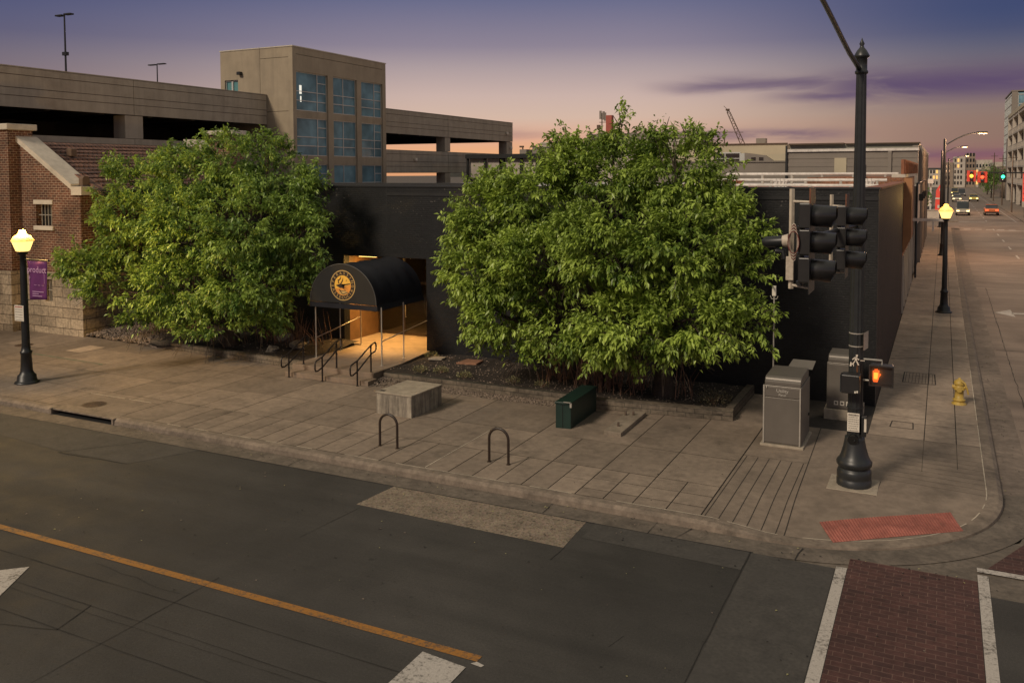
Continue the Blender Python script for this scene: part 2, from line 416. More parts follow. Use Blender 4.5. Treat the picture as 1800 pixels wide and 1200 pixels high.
def tile_mat():
    k = NT("clay_roof_tile"); x = k.n("ShaderNodeSeparateXYZ"); k.l(k.pos(), x.inputs[0])
    c = k.n("ShaderNodeCombineXYZ"); k.l(x.outputs[1], c.inputs[0]); k.l(k.math("MULTIPLY", x.outputs[2], 1.9), c.inputs[1])
    b = k.n("ShaderNodeTexBrick"); k.l(c.outputs[0], b.inputs["Vector"])
    b.inputs["Color1"].default_value = (0.20, 0.098, 0.062, 1); b.inputs["Color2"].default_value = (0.135, 0.068, 0.047, 1)
    b.inputs["Mortar"].default_value = (0.028, 0.016, 0.012, 1); b.inputs["Scale"].default_value = 1
    b.inputs["Brick Width"].default_value = 0.24; b.inputs["Row Height"].default_value = 0.42; b.inputs["Mortar Size"].default_value = 0.03
    f = k.rng(k.noise(5, k.pos()), 0.3, 0.7, 0.65, 1.35)
    k.setv(k.b.inputs["Base Color"], k.mix(1.0, b.outputs["Color"], f, "MULTIPLY")); k.b.inputs["Roughness"].default_value = 0.8
    k.bump(k.math("MULTIPLY", b.outputs["Fac"], -1.0), 0.8, 0.03)
    return k.m
M["tile"] = tile_mat()
M["black_iron"] = plain("black_painted_iron", (0.011, 0.012, 0.0125), 0.42, var=0.25, scale=8, bump=0.1, spec=0.5)
M["pole_iron"] = plain("dark_green_black_iron", (0.020, 0.022, 0.023), 0.40, var=0.2, scale=6, bump=0.1)
M["bronze"] = plain("brown_powder_coat", (0.030, 0.019, 0.013), 0.4, var=0.2, bump=0.05)
M["rail"] = plain("brown_black_rail", (0.013, 0.009, 0.008), 0.4, var=0.2, bump=0.05)
M["steel"] = plain("galvanised_steel", (0.42, 0.39, 0.34), 0.45, 0.4, var=0.15)
M["cabinet"] = plain("brushed_aluminium", (0.155, 0.138, 0.118), 0.45, 0.35, var=0.10, scale=2, bump=0.1)
M["awning"] = plain("black_canvas", (0.0125, 0.0135, 0.0185), 0.45, var=0.2, scale=2, bump=0.2, spec=0.4)
M["awning_face"] = plain("charcoal_canvas", (0.0165, 0.0160, 0.0150), 0.6, var=0.15, scale=2, bump=0.2, spec=0.35)
M["gold"] = plain("gold_print", (0.82, 0.46, 0.060), 0.6, var=0.1, bump=0)
M["amber"] = plain("amber_print", (0.74, 0.30, 0.045), 0.6, var=0.12, bump=0)
M["letter_gold"] = plain("pale_gold_print", (0.55, 0.36, 0.12), 0.6, var=0.1, bump=0)
M["logo_dark"] = plain("logo_dark", (0.020, 0.010, 0.007), 0.6, var=0.1, bump=0)
M["landing"] = plain("stained_concrete", (0.215, 0.160, 0.115), 0.8, var=0.2, scale=2.5, dirt=((0.13, 0.09, 0.065), 1.2, 0.7))
M["wood"] = plain("warm_timber", (0.17, 0.095, 0.045), 0.5, var=0.3, scale=1.5)
M["interior"] = plain("brown_interior", (0.075, 0.040, 0.018), 0.7, var=0.3, scale=1)
M["block"] = plain("weathered_concrete", (0.30, 0.255, 0.195), 0.85, var=0.25, scale=4, bump=0.4, dirt=((0.13, 0.105, 0.08), 1.8, 0.8))
def streaky():
    k = NT("streaked_concrete"); p = k.pos()
    mp = k.n("ShaderNodeMapping"); mp.inputs["Scale"].default_value = (9, 9, 0.8); k.l(p, mp.inputs["Vector"])
    n = k.noise(1.0, mp.outputs[0], 6, 0.7)
    col = k.mix(k.rng(n, 0.38, 0.62), (0.30, 0.262, 0.205, 1), (0.10, 0.085, 0.07, 1))
    k.setv(k.b.inputs["Base Color"], k.mix(1.0, col, k.rng(k.noise(5, p), 0.3, 0.7, 0.75, 1.25), "MULTIPLY"))
    k.b.inputs["Roughness"].default_value = 0.85; k.bump(k.noise(40, p), 0.4, 0.006)
    return k.m
M["streak"] = streaky()
M["green"] = plain("dark_green_enamel", (0.008, 0.025, 0.019), 0.45, var=0.2, scale=3, bump=0.05)
M["edging"] = brickmat("planter_stone", (0.145, 0.118, 0.088), (0.10, 0.082, 0.063), (0.05, 0.045, 0.035), 0.55, 0.13, 0.008, var=0.35, bump=0.8, bdist=0.02)
M["soil"] = plain("dark_mulch", (0.024, 0.017, 0.012), 0.95, var=0.5, scale=16, bump=1.0)
M["pebble"] = plain("mixed_pebble", (0.17, 0.13, 0.10), 0.8, var=0.2, tone=True)
M["hydrant"] = plain("yellow_enamel", (0.46, 0.315, 0.065), 0.5, var=0.2, dirt=((0.16, 0.10, 0.035), 4, 0.7))
M["plate"] = plain("white_sign_face", (0.62, 0.57, 0.48), 0.5, var=0.08, bump=0)
M["ink"] = plain("dark_ink", (0.10, 0.085, 0.07), 0.6, var=0.1, bump=0)
M["redink"] = plain("red_ink", (0.36, 0.055, 0.04), 0.6, var=0.1, bump=0)
M["purple"] = plain("purple_banner", (0.110, 0.016, 0.110), 0.75, var=0.15, scale=3)
M["lilac"] = plain("lilac_print", (0.50, 0.30, 0.48), 0.7, var=0.1, bump=0)
M["manhole"] = plain("rusty_iron_cover", (0.075, 0.048, 0.032), 0.65, var=0.4, scale=14, bump=0.8)
M["black"] = plain("void_black", (0.004, 0.004, 0.004), 1.0, var=0, bump=0)
M["offwhite"] = plain("aged_white_paint", (0.50, 0.43, 0.34), 0.55, var=0.2, scale=8, dirt=((0.20, 0.14, 0.10), 6, 0.6))
M["signal_black"] = plain("signal_black", (0.017, 0.016, 0.0155), 0.36, var=0.15, bump=0.03, spec=0.6)
M["lamp_glow"] = emit("sodium_globe", (1.0, 0.64, 0.19), 1.75, (0.7, 0.5, 0.2))
M["lamp_cap"] = emit("sodium_cap", (1.0, 0.46, 0.09), 0.95, (0.7, 0.5, 0.2))
M["lamp_glow2"] = emit("cobra_glow", (1.0, 0.60, 0.20), 2.5)
M["hand"] = emit("orange_led", (1.0, 0.105, 0.008), 1.5)
M["hand_core"] = emit("amber_led", (1.0, 0.40, 0.035), 1.5)
M["green_led"] = emit("green_led", (0.05, 1.0, 0.45), 3.0)
M["amber_led"] = emit("amber_signal", (1.0, 0.5, 0.05), 3.0)
M["red_led"] = emit("red_signal", (1.0, 0.10, 0.03), 2.5)
M["warm_ceiling"] = emit("warm_fixture", (1.0, 0.60, 0.16), 6.0)
M["headlight"] = emit("headlight", (1.0, 0.72, 0.28), 4.0)
M["redpanel"] = plain("red_panel", (0.55, 0.045, 0.025), 0.5, var=0.15)
M["trunk"] = plain("bark", (0.055, 0.040, 0.028), 0.9, var=0.4, scale=9, bump=1.0)
M["twig"] = plain("dry_twig", (0.19, 0.105, 0.068), 0.85, var=0.4, scale=3)
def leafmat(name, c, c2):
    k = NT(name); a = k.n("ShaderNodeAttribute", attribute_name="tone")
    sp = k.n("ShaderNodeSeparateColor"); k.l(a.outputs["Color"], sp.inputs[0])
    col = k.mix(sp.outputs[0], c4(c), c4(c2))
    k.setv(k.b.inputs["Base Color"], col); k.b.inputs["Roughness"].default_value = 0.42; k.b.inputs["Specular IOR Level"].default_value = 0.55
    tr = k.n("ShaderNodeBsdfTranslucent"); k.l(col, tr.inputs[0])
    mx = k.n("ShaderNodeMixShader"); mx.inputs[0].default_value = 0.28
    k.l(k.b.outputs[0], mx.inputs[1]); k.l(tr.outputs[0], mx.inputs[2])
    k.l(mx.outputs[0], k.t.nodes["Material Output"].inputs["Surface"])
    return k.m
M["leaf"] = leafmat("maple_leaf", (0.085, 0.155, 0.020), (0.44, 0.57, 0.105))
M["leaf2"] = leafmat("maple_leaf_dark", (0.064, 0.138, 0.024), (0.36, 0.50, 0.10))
M["tuft"] = leafmat("sedum_leaf", (0.16, 0.165, 0.07), (0.36, 0.33, 0.15))
M["shrub"] = leafmat("dull_shrub_leaf", (0.06, 0.058, 0.03), (0.22, 0.18, 0.10))

def structure(mb, name, mats, **k): return tag(mb.build(name, mats, **k), kind="structure")

# ================================================================== ground, roads, pavements
CX, CY, CR = -2.95, 20.98, 4.25
XK, YK = 1.30, 16.73
def sstep(x, a, b):
    t = min(1, max(0, (x - a) / (b - a))); return t * t * (3 - 2 * t)
def rampw(x, y): return sstep(x, -4.1, -2.7) * (1 - sstep(y, 19.0, 21.2))
def kerbdist(x, y):
    if x > CX and y < CY: return CR - math.hypot(x - CX, y - CY)
    return min(y - YK if x <= CX else 9, XK - x if y >= CY else 9)
def walkz(x, y):
    return 0.15 - 0.12 * rampw(x, y) * (1 - sstep(kerbdist(x, y), 0.2, 2.3))
def kerb_path():
    p = [(-160.0, YK), (-60, YK), (-30, YK), (-23.35, YK), (-20.80, YK)] + [(x, YK) for x in np.arange(-20, -3.0, 0.5)]
    p += [(CX + CR * math.cos(a), CY + CR * math.sin(a)) for a in np.linspace(-math.pi / 2, 0, 28)]
    p += [(XK, y) for y in list(np.arange(21.5, 30, 0.5)) + list(np.arange(30, 122, 4))]
    return p
KP = kerb_path()
def inset(d):
    out = []
    for i, p in enumerate(KP):
        a = Vector(KP[max(0, i - 1)]); b = Vector(KP[min(len(KP) - 1, i + 1)])
        t = (b - a).normalized(); n = Vector((-t.y, t.x))
        out.append((p[0] + n.x * d, p[1] + n.y * d))
    return out

structure(MB().sheet(-1500, 1500, -400, 3000, -0.06), "ground", M["earth"])
fs = MB().sheet(-160, 200, -30, 16.73 - 0.63, 0.0); fs.sheet(1.3 + 0.63, 200, 16.10, 22.0, 0.0)
structure(fs, "front_street", M["asphalt"])
structure(MB().sheet(1.93, 10.1, 22.0, 520, 0.0), "side_street", M["asphalt_side_lit"])
structure(MB().sheet(-120, 1.93, 122.0, 136.5, -0.004).sheet(10.1, 120, 122, 136.5, -0.004), "cross_street", M["asphalt_side_lit"])
# gutter ring between kerb and asphalt
g0 = [(x, y) for x, y in KP]; g1 = inset(-0.63)
mb = MB()
for i in range(len(KP) - 1):
    a, b, c, d = g1[i], g1[i + 1], g0[i + 1], g0[i]
    mb.quad((*a, -0.002), (*b, -0.002), (*c, -0.012), (*d, -0.012), 1 if KP[i][1] > 21 else 0)
mb.prism([(-2.95, 16.101), (-2.9, 16.10), (1.93, 16.10), (1.93, 20.98), (1.45, 18.75), (0.25, 17.75), (-1.5, 16.5)], -0.05, -0.016)
structure(mb, "gutter", [M["gutter"], plain("side_gutter", (0.165, 0.128, 0.100), 0.85, var=.3, scale=5, dirt=((.09, .07, .055), 1.2, .6))])
# kerb: rolled section with its own height along the ramp
mb = MB()
secs = []
i0, i1, i2 = inset(0.0), inset(0.10), inset(0.31)
for (x, y), q1, q2 in zip(i0, i1, i2):
    h = 0.155 - 0.12 * rampw(x, y)
    inl = -23.4 < x < -20.75
    secs.append([(x, y, -0.05), (x + (q1[0] - x) * 0.2, y + (q1[1] - y) * 0.2, h * 0.62), (*q1, h), (*q2, walkz(*q2) + 0.004), (*q2, -0.05)])
for i in range(len(secs) - 1):
    a, b = secs[i], secs[i + 1]
    if abs(KP[i][0] + 23.35) < 0.01: continue        # the storm inlet opens here
    for k in range(4): mb.quad(a[k], b[k], b[k + 1], a[k + 1])
structure(mb, "kerb", M["kerb"])
# thin pale sealant line behind the kerb
mb = MB(); j0, j1 = inset(0.314), inset(0.336)
for i in range(len(KP) - 1):
    if KP[i][0] < -19 or KP[i][1] > 90: continue
    if rnd.random() < 0.18: continue
    a, b, c, d = j0[i], j0[i + 1], j1[i + 1], j1[i]
    mb.quad(*[(x, y, walkz(x, y) + 0.005) for x, y in (a, b, c, d)])
def pale(x0, y0, x1, y1, w):
    q = Vector((-(y1 - y0), x1 - x0)).normalized() * w / 2; n_ = 14
    for i in range(n_):
        if rnd.random() < .15: continue
        a = (x0 + (x1 - x0) * i / n_, y0 + (y1 - y0) * i / n_); b = (x0 + (x1 - x0) * (i + 1) / n_, y0 + (y1 - y0) * (i + 1) / n_)
        mb.quad((a[0] - q.x, a[1] - q.y, .156), (b[0] - q.x, b[1] - q.y, .156), (b[0] + q.x, b[1] + q.y, .156), (a[0] + q.x, a[1] + q.y, .156))
pale(-10.72, 17.1, -10.72, 20.6, .022); pale(-23.85, 18.45, -21.2, 18.45, .03); pale(-19.6, 18.82, -17, 18.82, .012)
structure(mb, "kerb_joint_sealant", M["seal"])
structure(MB().quad((-31.4, 21.62, .157), (-27.1, 21.42, .157), (-27.1, 21.50, .157), (-31.4, 21.70, .157)), "green_mark", worn("faded_green_paint", (.06, .13, .08), (.16, .13, .10), .6))

# pavement slabs over a dark bed, so that the joints are real gaps
structure(MB().sheet(-160, -4.2, 17.04, 40, 0.136).sheet(-4.2, -1.0, 24.4, 60, 0.136).sheet(-1.0, 1.0, 24.4, 121.5, 0.136), "pavement_bed", M["joint"])
mb = MB(); tones = []
def slab(x0, x1, y0, y1, z=0.15, t=None, g=0.006):
    mb.sheet(x0 + g * 1.9, x1 - g * 1.9, y0 + g * 1.4, y1 - g * 1.4, z + rnd.uniform(-0.0015, 0.0015))
    tones.append(t if t is not None else rnd.choice([0.85, 0.92, 1.0, 1.0, 1.04, 1.10]) * rnd.uniform(0.97, 1.03))
xs = [-4.22, -5.66, -6.94, -8.22, -9.46, -10.72, -11.98, -13.25, -14.52, -15.8, -17.05, -18.3, -19.6]
for a, b in zip(xs[:-1], xs[1:]):
    m = (a + b) / 2
    if a > -5.7:
        for (u0, u1) in ((b, m), (m, a)):
            slab(u0, u1, 17.06, 17.5, t=0.95); slab(u0, u1, 17.5, 18.15, t=1.12); slab(u0, u1, 18.15, 18.82, t=1.08)
    elif a > -7:
        slab(b, m, 17.06, 18.82, t=0.98); slab(m, a, 17.06, 17.95, t=1.22); slab(m, a, 17.95, 18.82, t=1.18)
    else:
        slab(b, m, 17.06, 18.82); slab(m, a, 17.06, 18.82)
    slab(b, a, 18.82, 20.75)
for a, b in zip(xs[0:2], xs[1:3]): slab(b, a, 20.75, 24.6)
for a, b in ((-6.94, -9.46), (-9.46, -11.98), (-11.98, -13.25), (-13.25, -14.52), (-14.52, -16.4), (-16.4, -18.3), (-18.3, -19.95)):
    slab(b, a, 20.75, 23.3 if a > -16 else 22.9)
    if a > -16: slab(b, a, 23.3, 24.2)
    else: slab(b, a, 22.9, 23.5)
x = -19.6
while x > -44:
    w_ = 1.25 if x > -26 else 2.4
    if x - w_ >= -20.85 or x <= -23.85: slab(x - w_, x, 17.06, 18.82)
    else:
        slab(x - w_, x, 18.45, 18.82)
        if x > -20.85: slab(-20.85, x, 17.06, 18.45)
        if x - w_ < -23.85: slab(x - w_, -23.85, 17.06, 18.45)
    slab(x - w_, x, 18.82, 20.6); 
    for y0, y1 in ((20.6, 22.5), (22.5, 24.95)): slab(x - w_, x, y0, y1, t=rnd.uniform(0.8, 1.05))
    x -= w_
slab(-23.85, -20.85, 17.06, 18.45, t=0.86)
slab(-44 - 60, -44.2, 17.06, 24.9, t=0.95)
slab(-30.6, -29.7, 22.55, 23.7, z=0.153, t=2.0); slab(-29.6, -26.9, 21.6, 23.4, z=0.153, t=1.18)
slab(-5.12, -4.25, 23.62, 27.35, z=0.154, t=1.0)
# side-street pavement
y = 24.4
ycols = [-1.64, -0.30, 0.44, 1.0]
while y < 121:
    d = 1.55
    for a, b in zip(ycols[:-1], ycols[1:]):
        t = rnd.uniform(1.3, 1.6)  # raised tone puts the street glow into these slabs
        if 42.6 < y < 44.6: t = 2.0
        if a > 0.3 and 37.5 < y < 39: t = 1.2
        slab(a, b, y, min(y + d, 121), t=t)
    y += d
structure(mb, "pavement", M["slab"], attr=tones)

# sloping corner with its dropped kerb
mb = MB(); gx = np.arange(-4.2, 1.02, 0.1); gy = np.arange(17.0, 24.41, 0.1); idx = {}
for x in gx:
    for y in gy:
        if kerbdist(x, y) >= 0.20: idx[(round(x, 2), round(y, 2))] = len(mb.v); mb.v.append((x, y, walkz(x, y)))
for x in gx:
    for y in gy:
        k = [(round(x, 2), round(y, 2)), (round(x + .1, 2), round(y, 2)), (round(x + .1, 2), round(y + .1, 2)), (round(x, 2), round(y + .1, 2))]
        if all(q in idx for q in k): mb.f.append(tuple(idx[q] for q in k)); mb.m.append(0); mb.sm.append(True)
structure(mb, "corner_pavement", M["walk"])
mb = MB()
def gline(x0, y0, x1, y1, w=0.014, n=24):
    t = Vector((x1 - x0, y1 - y0)).normalized(); q = Vector((-t.y, t.x)) * w / 2
    for i in range(n):
        a = (x0 + (x1 - x0) * i / n, y0 + (y1 - y0) * i / n); b = (x0 + (x1 - x0) * (i + 1) / n, y0 + (y1 - y0) * (i + 1) / n)
        mb.quad(*[(p[0] + s_ * q.x, p[1] + s_ * q.y, walkz(*p) + 0.005) for p, s_ in ((a, -1), (b, -1), (b, 1), (a, 1))])
for i in range(6): gline(-4.20 + 0.275 * i + 0.06, 17.08, -4.20 + 0.262 * i + 0.08, 21.2, 0.017)
gline(-2.60, 17.06, -2.80, 24.4, 0.02); gline(-4.2, 21.25, -2.75, 21.25, 0.008)
for a in range(9): gline(-1.0 + 0.03 * a, 20.9 + 0.33 * a, 0.98, 20.75 + 0.33 * a, 0.008)
gline(-0.30, 21.8, -0.30, 24.4, 0.008); gline(0.44, 22.3, 0.44, 24.4, 0.01); gline(-1.6, 24.38, 1.0, 24.38, 0.008)
gline(-2.05, 19.85, -1.15, 19.72, 0.01); gline(-1.15, 19.72, -1.1, 20.7, 0.01); gline(-2.05, 19.85, -2.1, 20.6, 0.01)
for (a, b, c, d) in ((-1.15, 25.35, -0.58, 25.35), (-1.12, 26.0, -0.60, 26.0), (-1.15, 25.35, -1.12, 26.0), (-0.58, 25.35, -0.60, 26.0)): gline(a, b, c, d, 0.03)
for (a, b, c, d) in ((-1.05, 31.0, -0.08, 31.0), (-1.05, 32.6, -0.12, 32.6), (-1.05, 31.0, -1.05, 32.6), (-0.08, 31.0, -0.12, 32.6)): gline(a, b, c, d, 0.035)
for i in range(9): gline(-0.98 + 0.1 * i, 31.05, -0.98 + 0.1 * i, 32.55, 0.012)
for i in range(5): gline(-1.6 + 0.12 * i, 34.8 + 0.55 * i, -0.4, 35.6 + 0.45 * i, 0.03)
gline(-1.6, 34.6, -0.3, 35.4, 0.03); gline(-1.6, 37.3, -0.3, 37.3, 0.03)
for a in (26.6, 29.8): gline(-1.6, a, 1.0, a - 0.15, 0.012)
structure(mb, "pavement_grooves", M["joint"])

# tactile paving plate with its rows of small domes
mb = MB()
T0, T1, T2, T3 = [Vector(p) for p in ((-1.72, 17.13), (0.50, 18.80), (0.28, 19.62), (-2.06, 17.92))]
def tp(u, v, dz=0.0):
    p = (T0 * (1 - u) + T1 * u) * (1 - v) + (T3 * (1 - u) + T2 * u) * v
    return (p.x, p.y, walkz(p.x, p.y) + 0.008 + dz)
for i in range(16):
    for j in range(4): mb.quad(tp(i / 16, j / 4), tp((i + 1) / 16, j / 4), tp((i + 1) / 16, (j + 1) / 4), tp(i / 16, (j + 1) / 4))
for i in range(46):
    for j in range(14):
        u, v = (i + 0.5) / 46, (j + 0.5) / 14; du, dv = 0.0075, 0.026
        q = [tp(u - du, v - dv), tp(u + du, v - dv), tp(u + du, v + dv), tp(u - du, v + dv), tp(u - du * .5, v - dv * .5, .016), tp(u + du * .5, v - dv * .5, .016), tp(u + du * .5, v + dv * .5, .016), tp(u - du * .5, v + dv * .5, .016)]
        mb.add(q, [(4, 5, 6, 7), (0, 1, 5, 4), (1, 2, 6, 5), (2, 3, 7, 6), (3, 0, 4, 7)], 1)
tag(mb.build("tactile_plate", [M["tactile"], plain("lit_dome", (0.31, 0.110, 0.082), 0.7, var=.35, scale=3)]), "red studded tactile plate set into the pavement corner", "tactile paving")  # domes in a lighter red: the light on them put into colour

# road patches, joints, cracks
Z1, Z2 = 0.004, 0.008
structure(MB().quad((-11.03, 14.85, Z1), (-6.24, 14.78, Z1), (-6.29, 16.08, Z1), (-10.9, 16.08, Z1)), "aggregate_patch", M["aggregate"])
structure(MB().quad((-3.02, 10.5, Z1), (-1.58, 10.5, Z1), (-1.58, 16.09, Z1), (-3.02, 16.09, Z1)).quad((-26, 15.0, Z1), (-20.0, 14.5, Z1), (-17.6, 14.55, Z1), (-16.8, 16.09, Z1)).add([(-26, 15.0, Z1), (-16.8, 16.09, Z1), (-26, 16.09, Z1)], [(0, 1, 2)])
          .quad((-6.1, 15.35, Z1), (-3.06, 15.3, Z1), (-3.06, 16.09, Z1), (-6.1, 16.09, Z1)), "concrete_road_panel", M["panel_concrete"])
mb = MB()
def crack(pts, w=0.02, jit=0.03, z=Z2):
    P = [pts[0]]
    for a, b in zip(pts[:-1], pts[1:]):
        n = max(2, int(math.dist(a, b) / 0.35))
        for i in range(1, n + 1):
            t = i / n; P.append((a[0] + (b[0] - a[0]) * t + rnd.uniform(-jit, jit), a[1] + (b[1] - a[1]) * t + rnd.uniform(-jit, jit)))
    L, Rr = [], []
    for i, p in enumerate(P):
        t = (Vector(P[min(i + 1, len(P) - 1)]) - Vector(P[max(i - 1, 0)])).normalized(); q = Vector((-t.y, t.x)) * w * rnd.uniform(0.25, 0.8)
        L.append((p[0] + q.x, p[1] + q.y, z)); Rr.append((p[0] - q.x, p[1] - q.y, z))
    for i in range(len(P) - 1): mb.quad(L[i], Rr[i], Rr[i + 1], L[i + 1])
for y0 in (10.05, 9.37, 8.65): crack([(-22, y0 + 0.1), (-10, y0), (-4, y0 - 0.1)], 0.013, 0.005)
crack([(-22, 9.25), (-9, 9.2), (-4, 9.15)], 0.007, 0.008)
crack([(-11.15, 11.05), (-11.15, 7.4)], 0.011, 0.012); crack([(-10.85, 14.7), (-11.0, 13.0)], 0.008, 0.006); crack([(-3.05, 16.1), (-3.05, 9.0)], 0.012, 0.01)
crack([(-6.22, 14.8), (-6.25, 14.2)], 0.010, 0.004); crack([(-12.3, 9.4), (-12.1, 8.65)], 0.015); crack([(-12.1, 8.65), (-13.2, 8.3), (-13.4, 7.6)], 0.011, 0.04)
crack([(-13.6, 10.5), (-11.3, 10.3)], 0.006); crack([(-4.3, 11.9), (-4.2, 12.3)], 0.006, 0.01)
crack([(-24, 16.08), (-3, 16.1)], 0.02, 0.004); crack([(-5.0, 16.7), (-5.0, 16.1)], 0.014); crack([(-7.3, 16.7), (-7.3, 16.1)], 0.014); crack([(-2.2, 16.7), (-2.25, 16.1)], 0.014)
crack([(-4.3, 16.7), (-4.45, 16.1)], 0.014); crack([(-14, 16.7), (-14, 16.1)], 0.014); crack([(2.4, 20), (2.3, 30), (2.45, 60)], 0.02, 0.02); crack([(2.0, 27), (9, 28)], 0.03); crack([(2.0, 39), (9, 39.5)], 0.03)
crack([(-18.6, 16.05), (-19.9, 14.4)], 0.02, 0.01); crack([(-19.9, 14.4), (-17.6, 14.55)], 0.02, 0.01)
structure(mb, "road_cracks", M["crack"])

# markings
structure(MB().sheet(-90, -5.86, 10.70, 10.86, Z2 - 0.001), "yellow_line", M["yellow"])
mk = MB().quad((-6.70, 2.0, Z2 + .004), (-5.93, 2.0, Z2 + .004), (-5.93, 10.50, Z2 + .004), (-6.70, 10.58, Z2 + .004))
mk.quad((-5.86, 10.70, Z2), (-5.72, 10.66, Z2), (-5.74, 10.60, Z2), (-5.92, 10.62, Z2))
structure(mk, "stop_bar", M["white"])
tip = Vector((-14.51, 9.87))
structure(MB().add([(tip.x, tip.y, Z2 + .003), (-15.6, 8.85, Z2 + .003), (-13.74, 8.62, Z2 + .003)], [(0, 1, 2)]).quad((-15.2, 4, Z2 + .003), (-14.6, 4, Z2 + .003), (-14.4, 8.7, Z2 + .003), (-14.9, 8.75, Z2 + .003)), "turn_arrow", M["white"])
structure(MB().sheet(-1.37, 0.67, -20, 16.62, Z1 + .001).quad((0.86, 17.22, Z1), (1.94, 17.22, Z1), (12, 17.22, Z1), (12, 19.2, Z1)).add([(1.62, 18.9, Z1), (0.84, 17.22, Z1), (12, 19.2, Z1), (1.94, 19.2, Z1)], [(0, 1, 2, 3)]), "brick_crossing", M["xbrick"])
structure(MB().sheet(-1.56, -1.38, -20, 16.18, Z2).sheet(0.68, 0.85, -20, 16.9, Z2).sheet(0.68, 12, 17.02, 17.20, Z2 + .002), "crossing_line", M["white"])
mk = MB().add([(2.44, 49.5, Z1), (3.28, 48.3, Z1), (3.20, 50.75, Z1)], [(0, 1, 2)]).quad((3.2, 49.25, Z1), (6.6, 49.9, Z1), (6.6, 50.4, Z1), (3.2, 49.75, Z1))
structure(mk, "side_street_arrow", M["white"])
mk = MB()
for y in np.arange(62, 121, 9.5): mk.sheet(5.55, 5.70, y, y + 3.2, Z1)
for y in np.arange(140, 330, 9.5): mk.sheet(5.55, 5.70, y, y + 3.2, Z1)
for x in (2.4, 3.6, 4.8, 6.0, 7.2): mk.sheet(x, x + 0.75, 120.2, 121.0, Z1)
mk.sheet(5.8, 10.0, 119.0, 119.7, Z1); mk.sheet(2.1, 5.4, 138.0, 138.6, Z1); mk.sheet(9.2, 9.32, 140, 330, Z1)
structure(mk, "lane_markings", M["white"])
# far pavements on both sides
mb = MB().box(10.1, 14.0, 20, 121.5, -0.05, 0.15).box(10.1, 14.0, 137, 500, -0.05, 0.15).box(-1.7, 1.93, 137, 420, -0.05, 0.15)
structure(mb, "far_pavement", M["walk"])
hb = MB(); hp = []
for i in range(81):
    x = -900 + i * 30; h = 9 + 9 * math.sin(i * 0.21 + 1) + 5 * math.sin(i * 0.55) + rnd.uniform(-1.5, 1.5)
    hp.append((x, max(3, h)))
for (a, ha), (b, hb2) in zip(hp[:-1], hp[1:]):
    hb.quad((a, 1500, -2), (b, 1500, -2), (b, 1540, hb2), (a, 1540, ha)); hb.quad((a, 1540, ha), (b, 1540, hb2), (b, 1700, -2), (a, 1700, -2))
structure(hb, "hills", plain("wooded_hill", (0.035, 0.033, 0.026), 0.9, var=0.4, scale=0.05, bump=0))

# storm inlet under the kerb
t = thing("storm_inlet", (-22.07, 16.73, 0.0), "long dark storm drain slot under the kerb below the round cover", "storm drain")
MB().box(-23.35, -20.80, 16.76, 17.25, 0.105, 0.157).build("inlet_slab", M["kerb"], t, bevel=0.015)
MB().box(-23.35, -20.80, 16.95, 17.30, -0.3, 0.104).box(-23.35, -20.8, 16.74, 16.95, -0.3, -0.02).build("void", M["black"], t)
for x in (-23.42, -20.80): MB().box(x, x + .07, 16.71, 17.0, -0.02, 0.158).build("end_block", M["kerb"], t)
def cover(x, y, r, label, m=M["manhole"]):
    mb = MB().lathe((x, y, 0.152), [(r, 0), (r, 0.004), (r * .93, 0.004), (r * .93, 0.001), (r * .91, 0.001), (r * .91, 0.007), (0.01, 0.007)], 40, smooth=False)
    for i in range(-5, 6):
        for j in range(-5, 6):
            px, py = x + i * r * .16, y + j * r * .16
            if math.hypot(px - x, py - y) < r * .82: mb.box(px - r * .05, px + r * .05, py - r * .05, py + r * .05, 0.159, 0.166)
    tag(mb.build("manhole_cover", m), label, "manhole cover")
cover(-22.61, 17.58, 0.36, "round rusty manhole cover in the pavement above the storm drain slot")
cover(-33.1, 22.6, 0.34, "small brown round cover in the pavement beside the stone wall")
# scattered leaves and grit
mb = MB()
for i in range(520):
    k = rnd.random()
    if k < 0.30: x, y, z = rnd.uniform(1.32, 1.75), rnd.gauss(28, 9), 0.012
    elif k < 0.55: x, y, z = rnd.uniform(-20, 1), rnd.uniform(16.3, 16.7), 0.014
    elif k < 0.85: x, y, z = rnd.uniform(-18, 0.5), rnd.uniform(10, 16), 0.014
    else: x, y, z = rnd.uniform(-25, -3), rnd.uniform(17.2, 23), 0.16
    if kerbdist(x, y) > 0 and z < 0.1: continue
    s_ = rnd.uniform(0.010, 0.030); a = rnd.uniform(0, 6.28); u = Vector((math.cos(a), math.sin(a))) * s_; v = Vector((-u.y, u.x)) * 0.6
    mb.quad((x - u.x, y - u.y, z), (x + v.x, y + v.y, z + s_ * .3), (x + u.x, y + u.y, z), (x - v.x, y - v.y, z + s_ * .2), mi=rnd.choice([0, 0, 0, 1, 2]))
tag(mb.build("fallen_leaves", [M["crack"], M["pebble"], M["tuft"]], attr=[1.0] * len(mb.f)), "scattered dead leaves and grit along the kerb and road", "litter", kind="stuff")

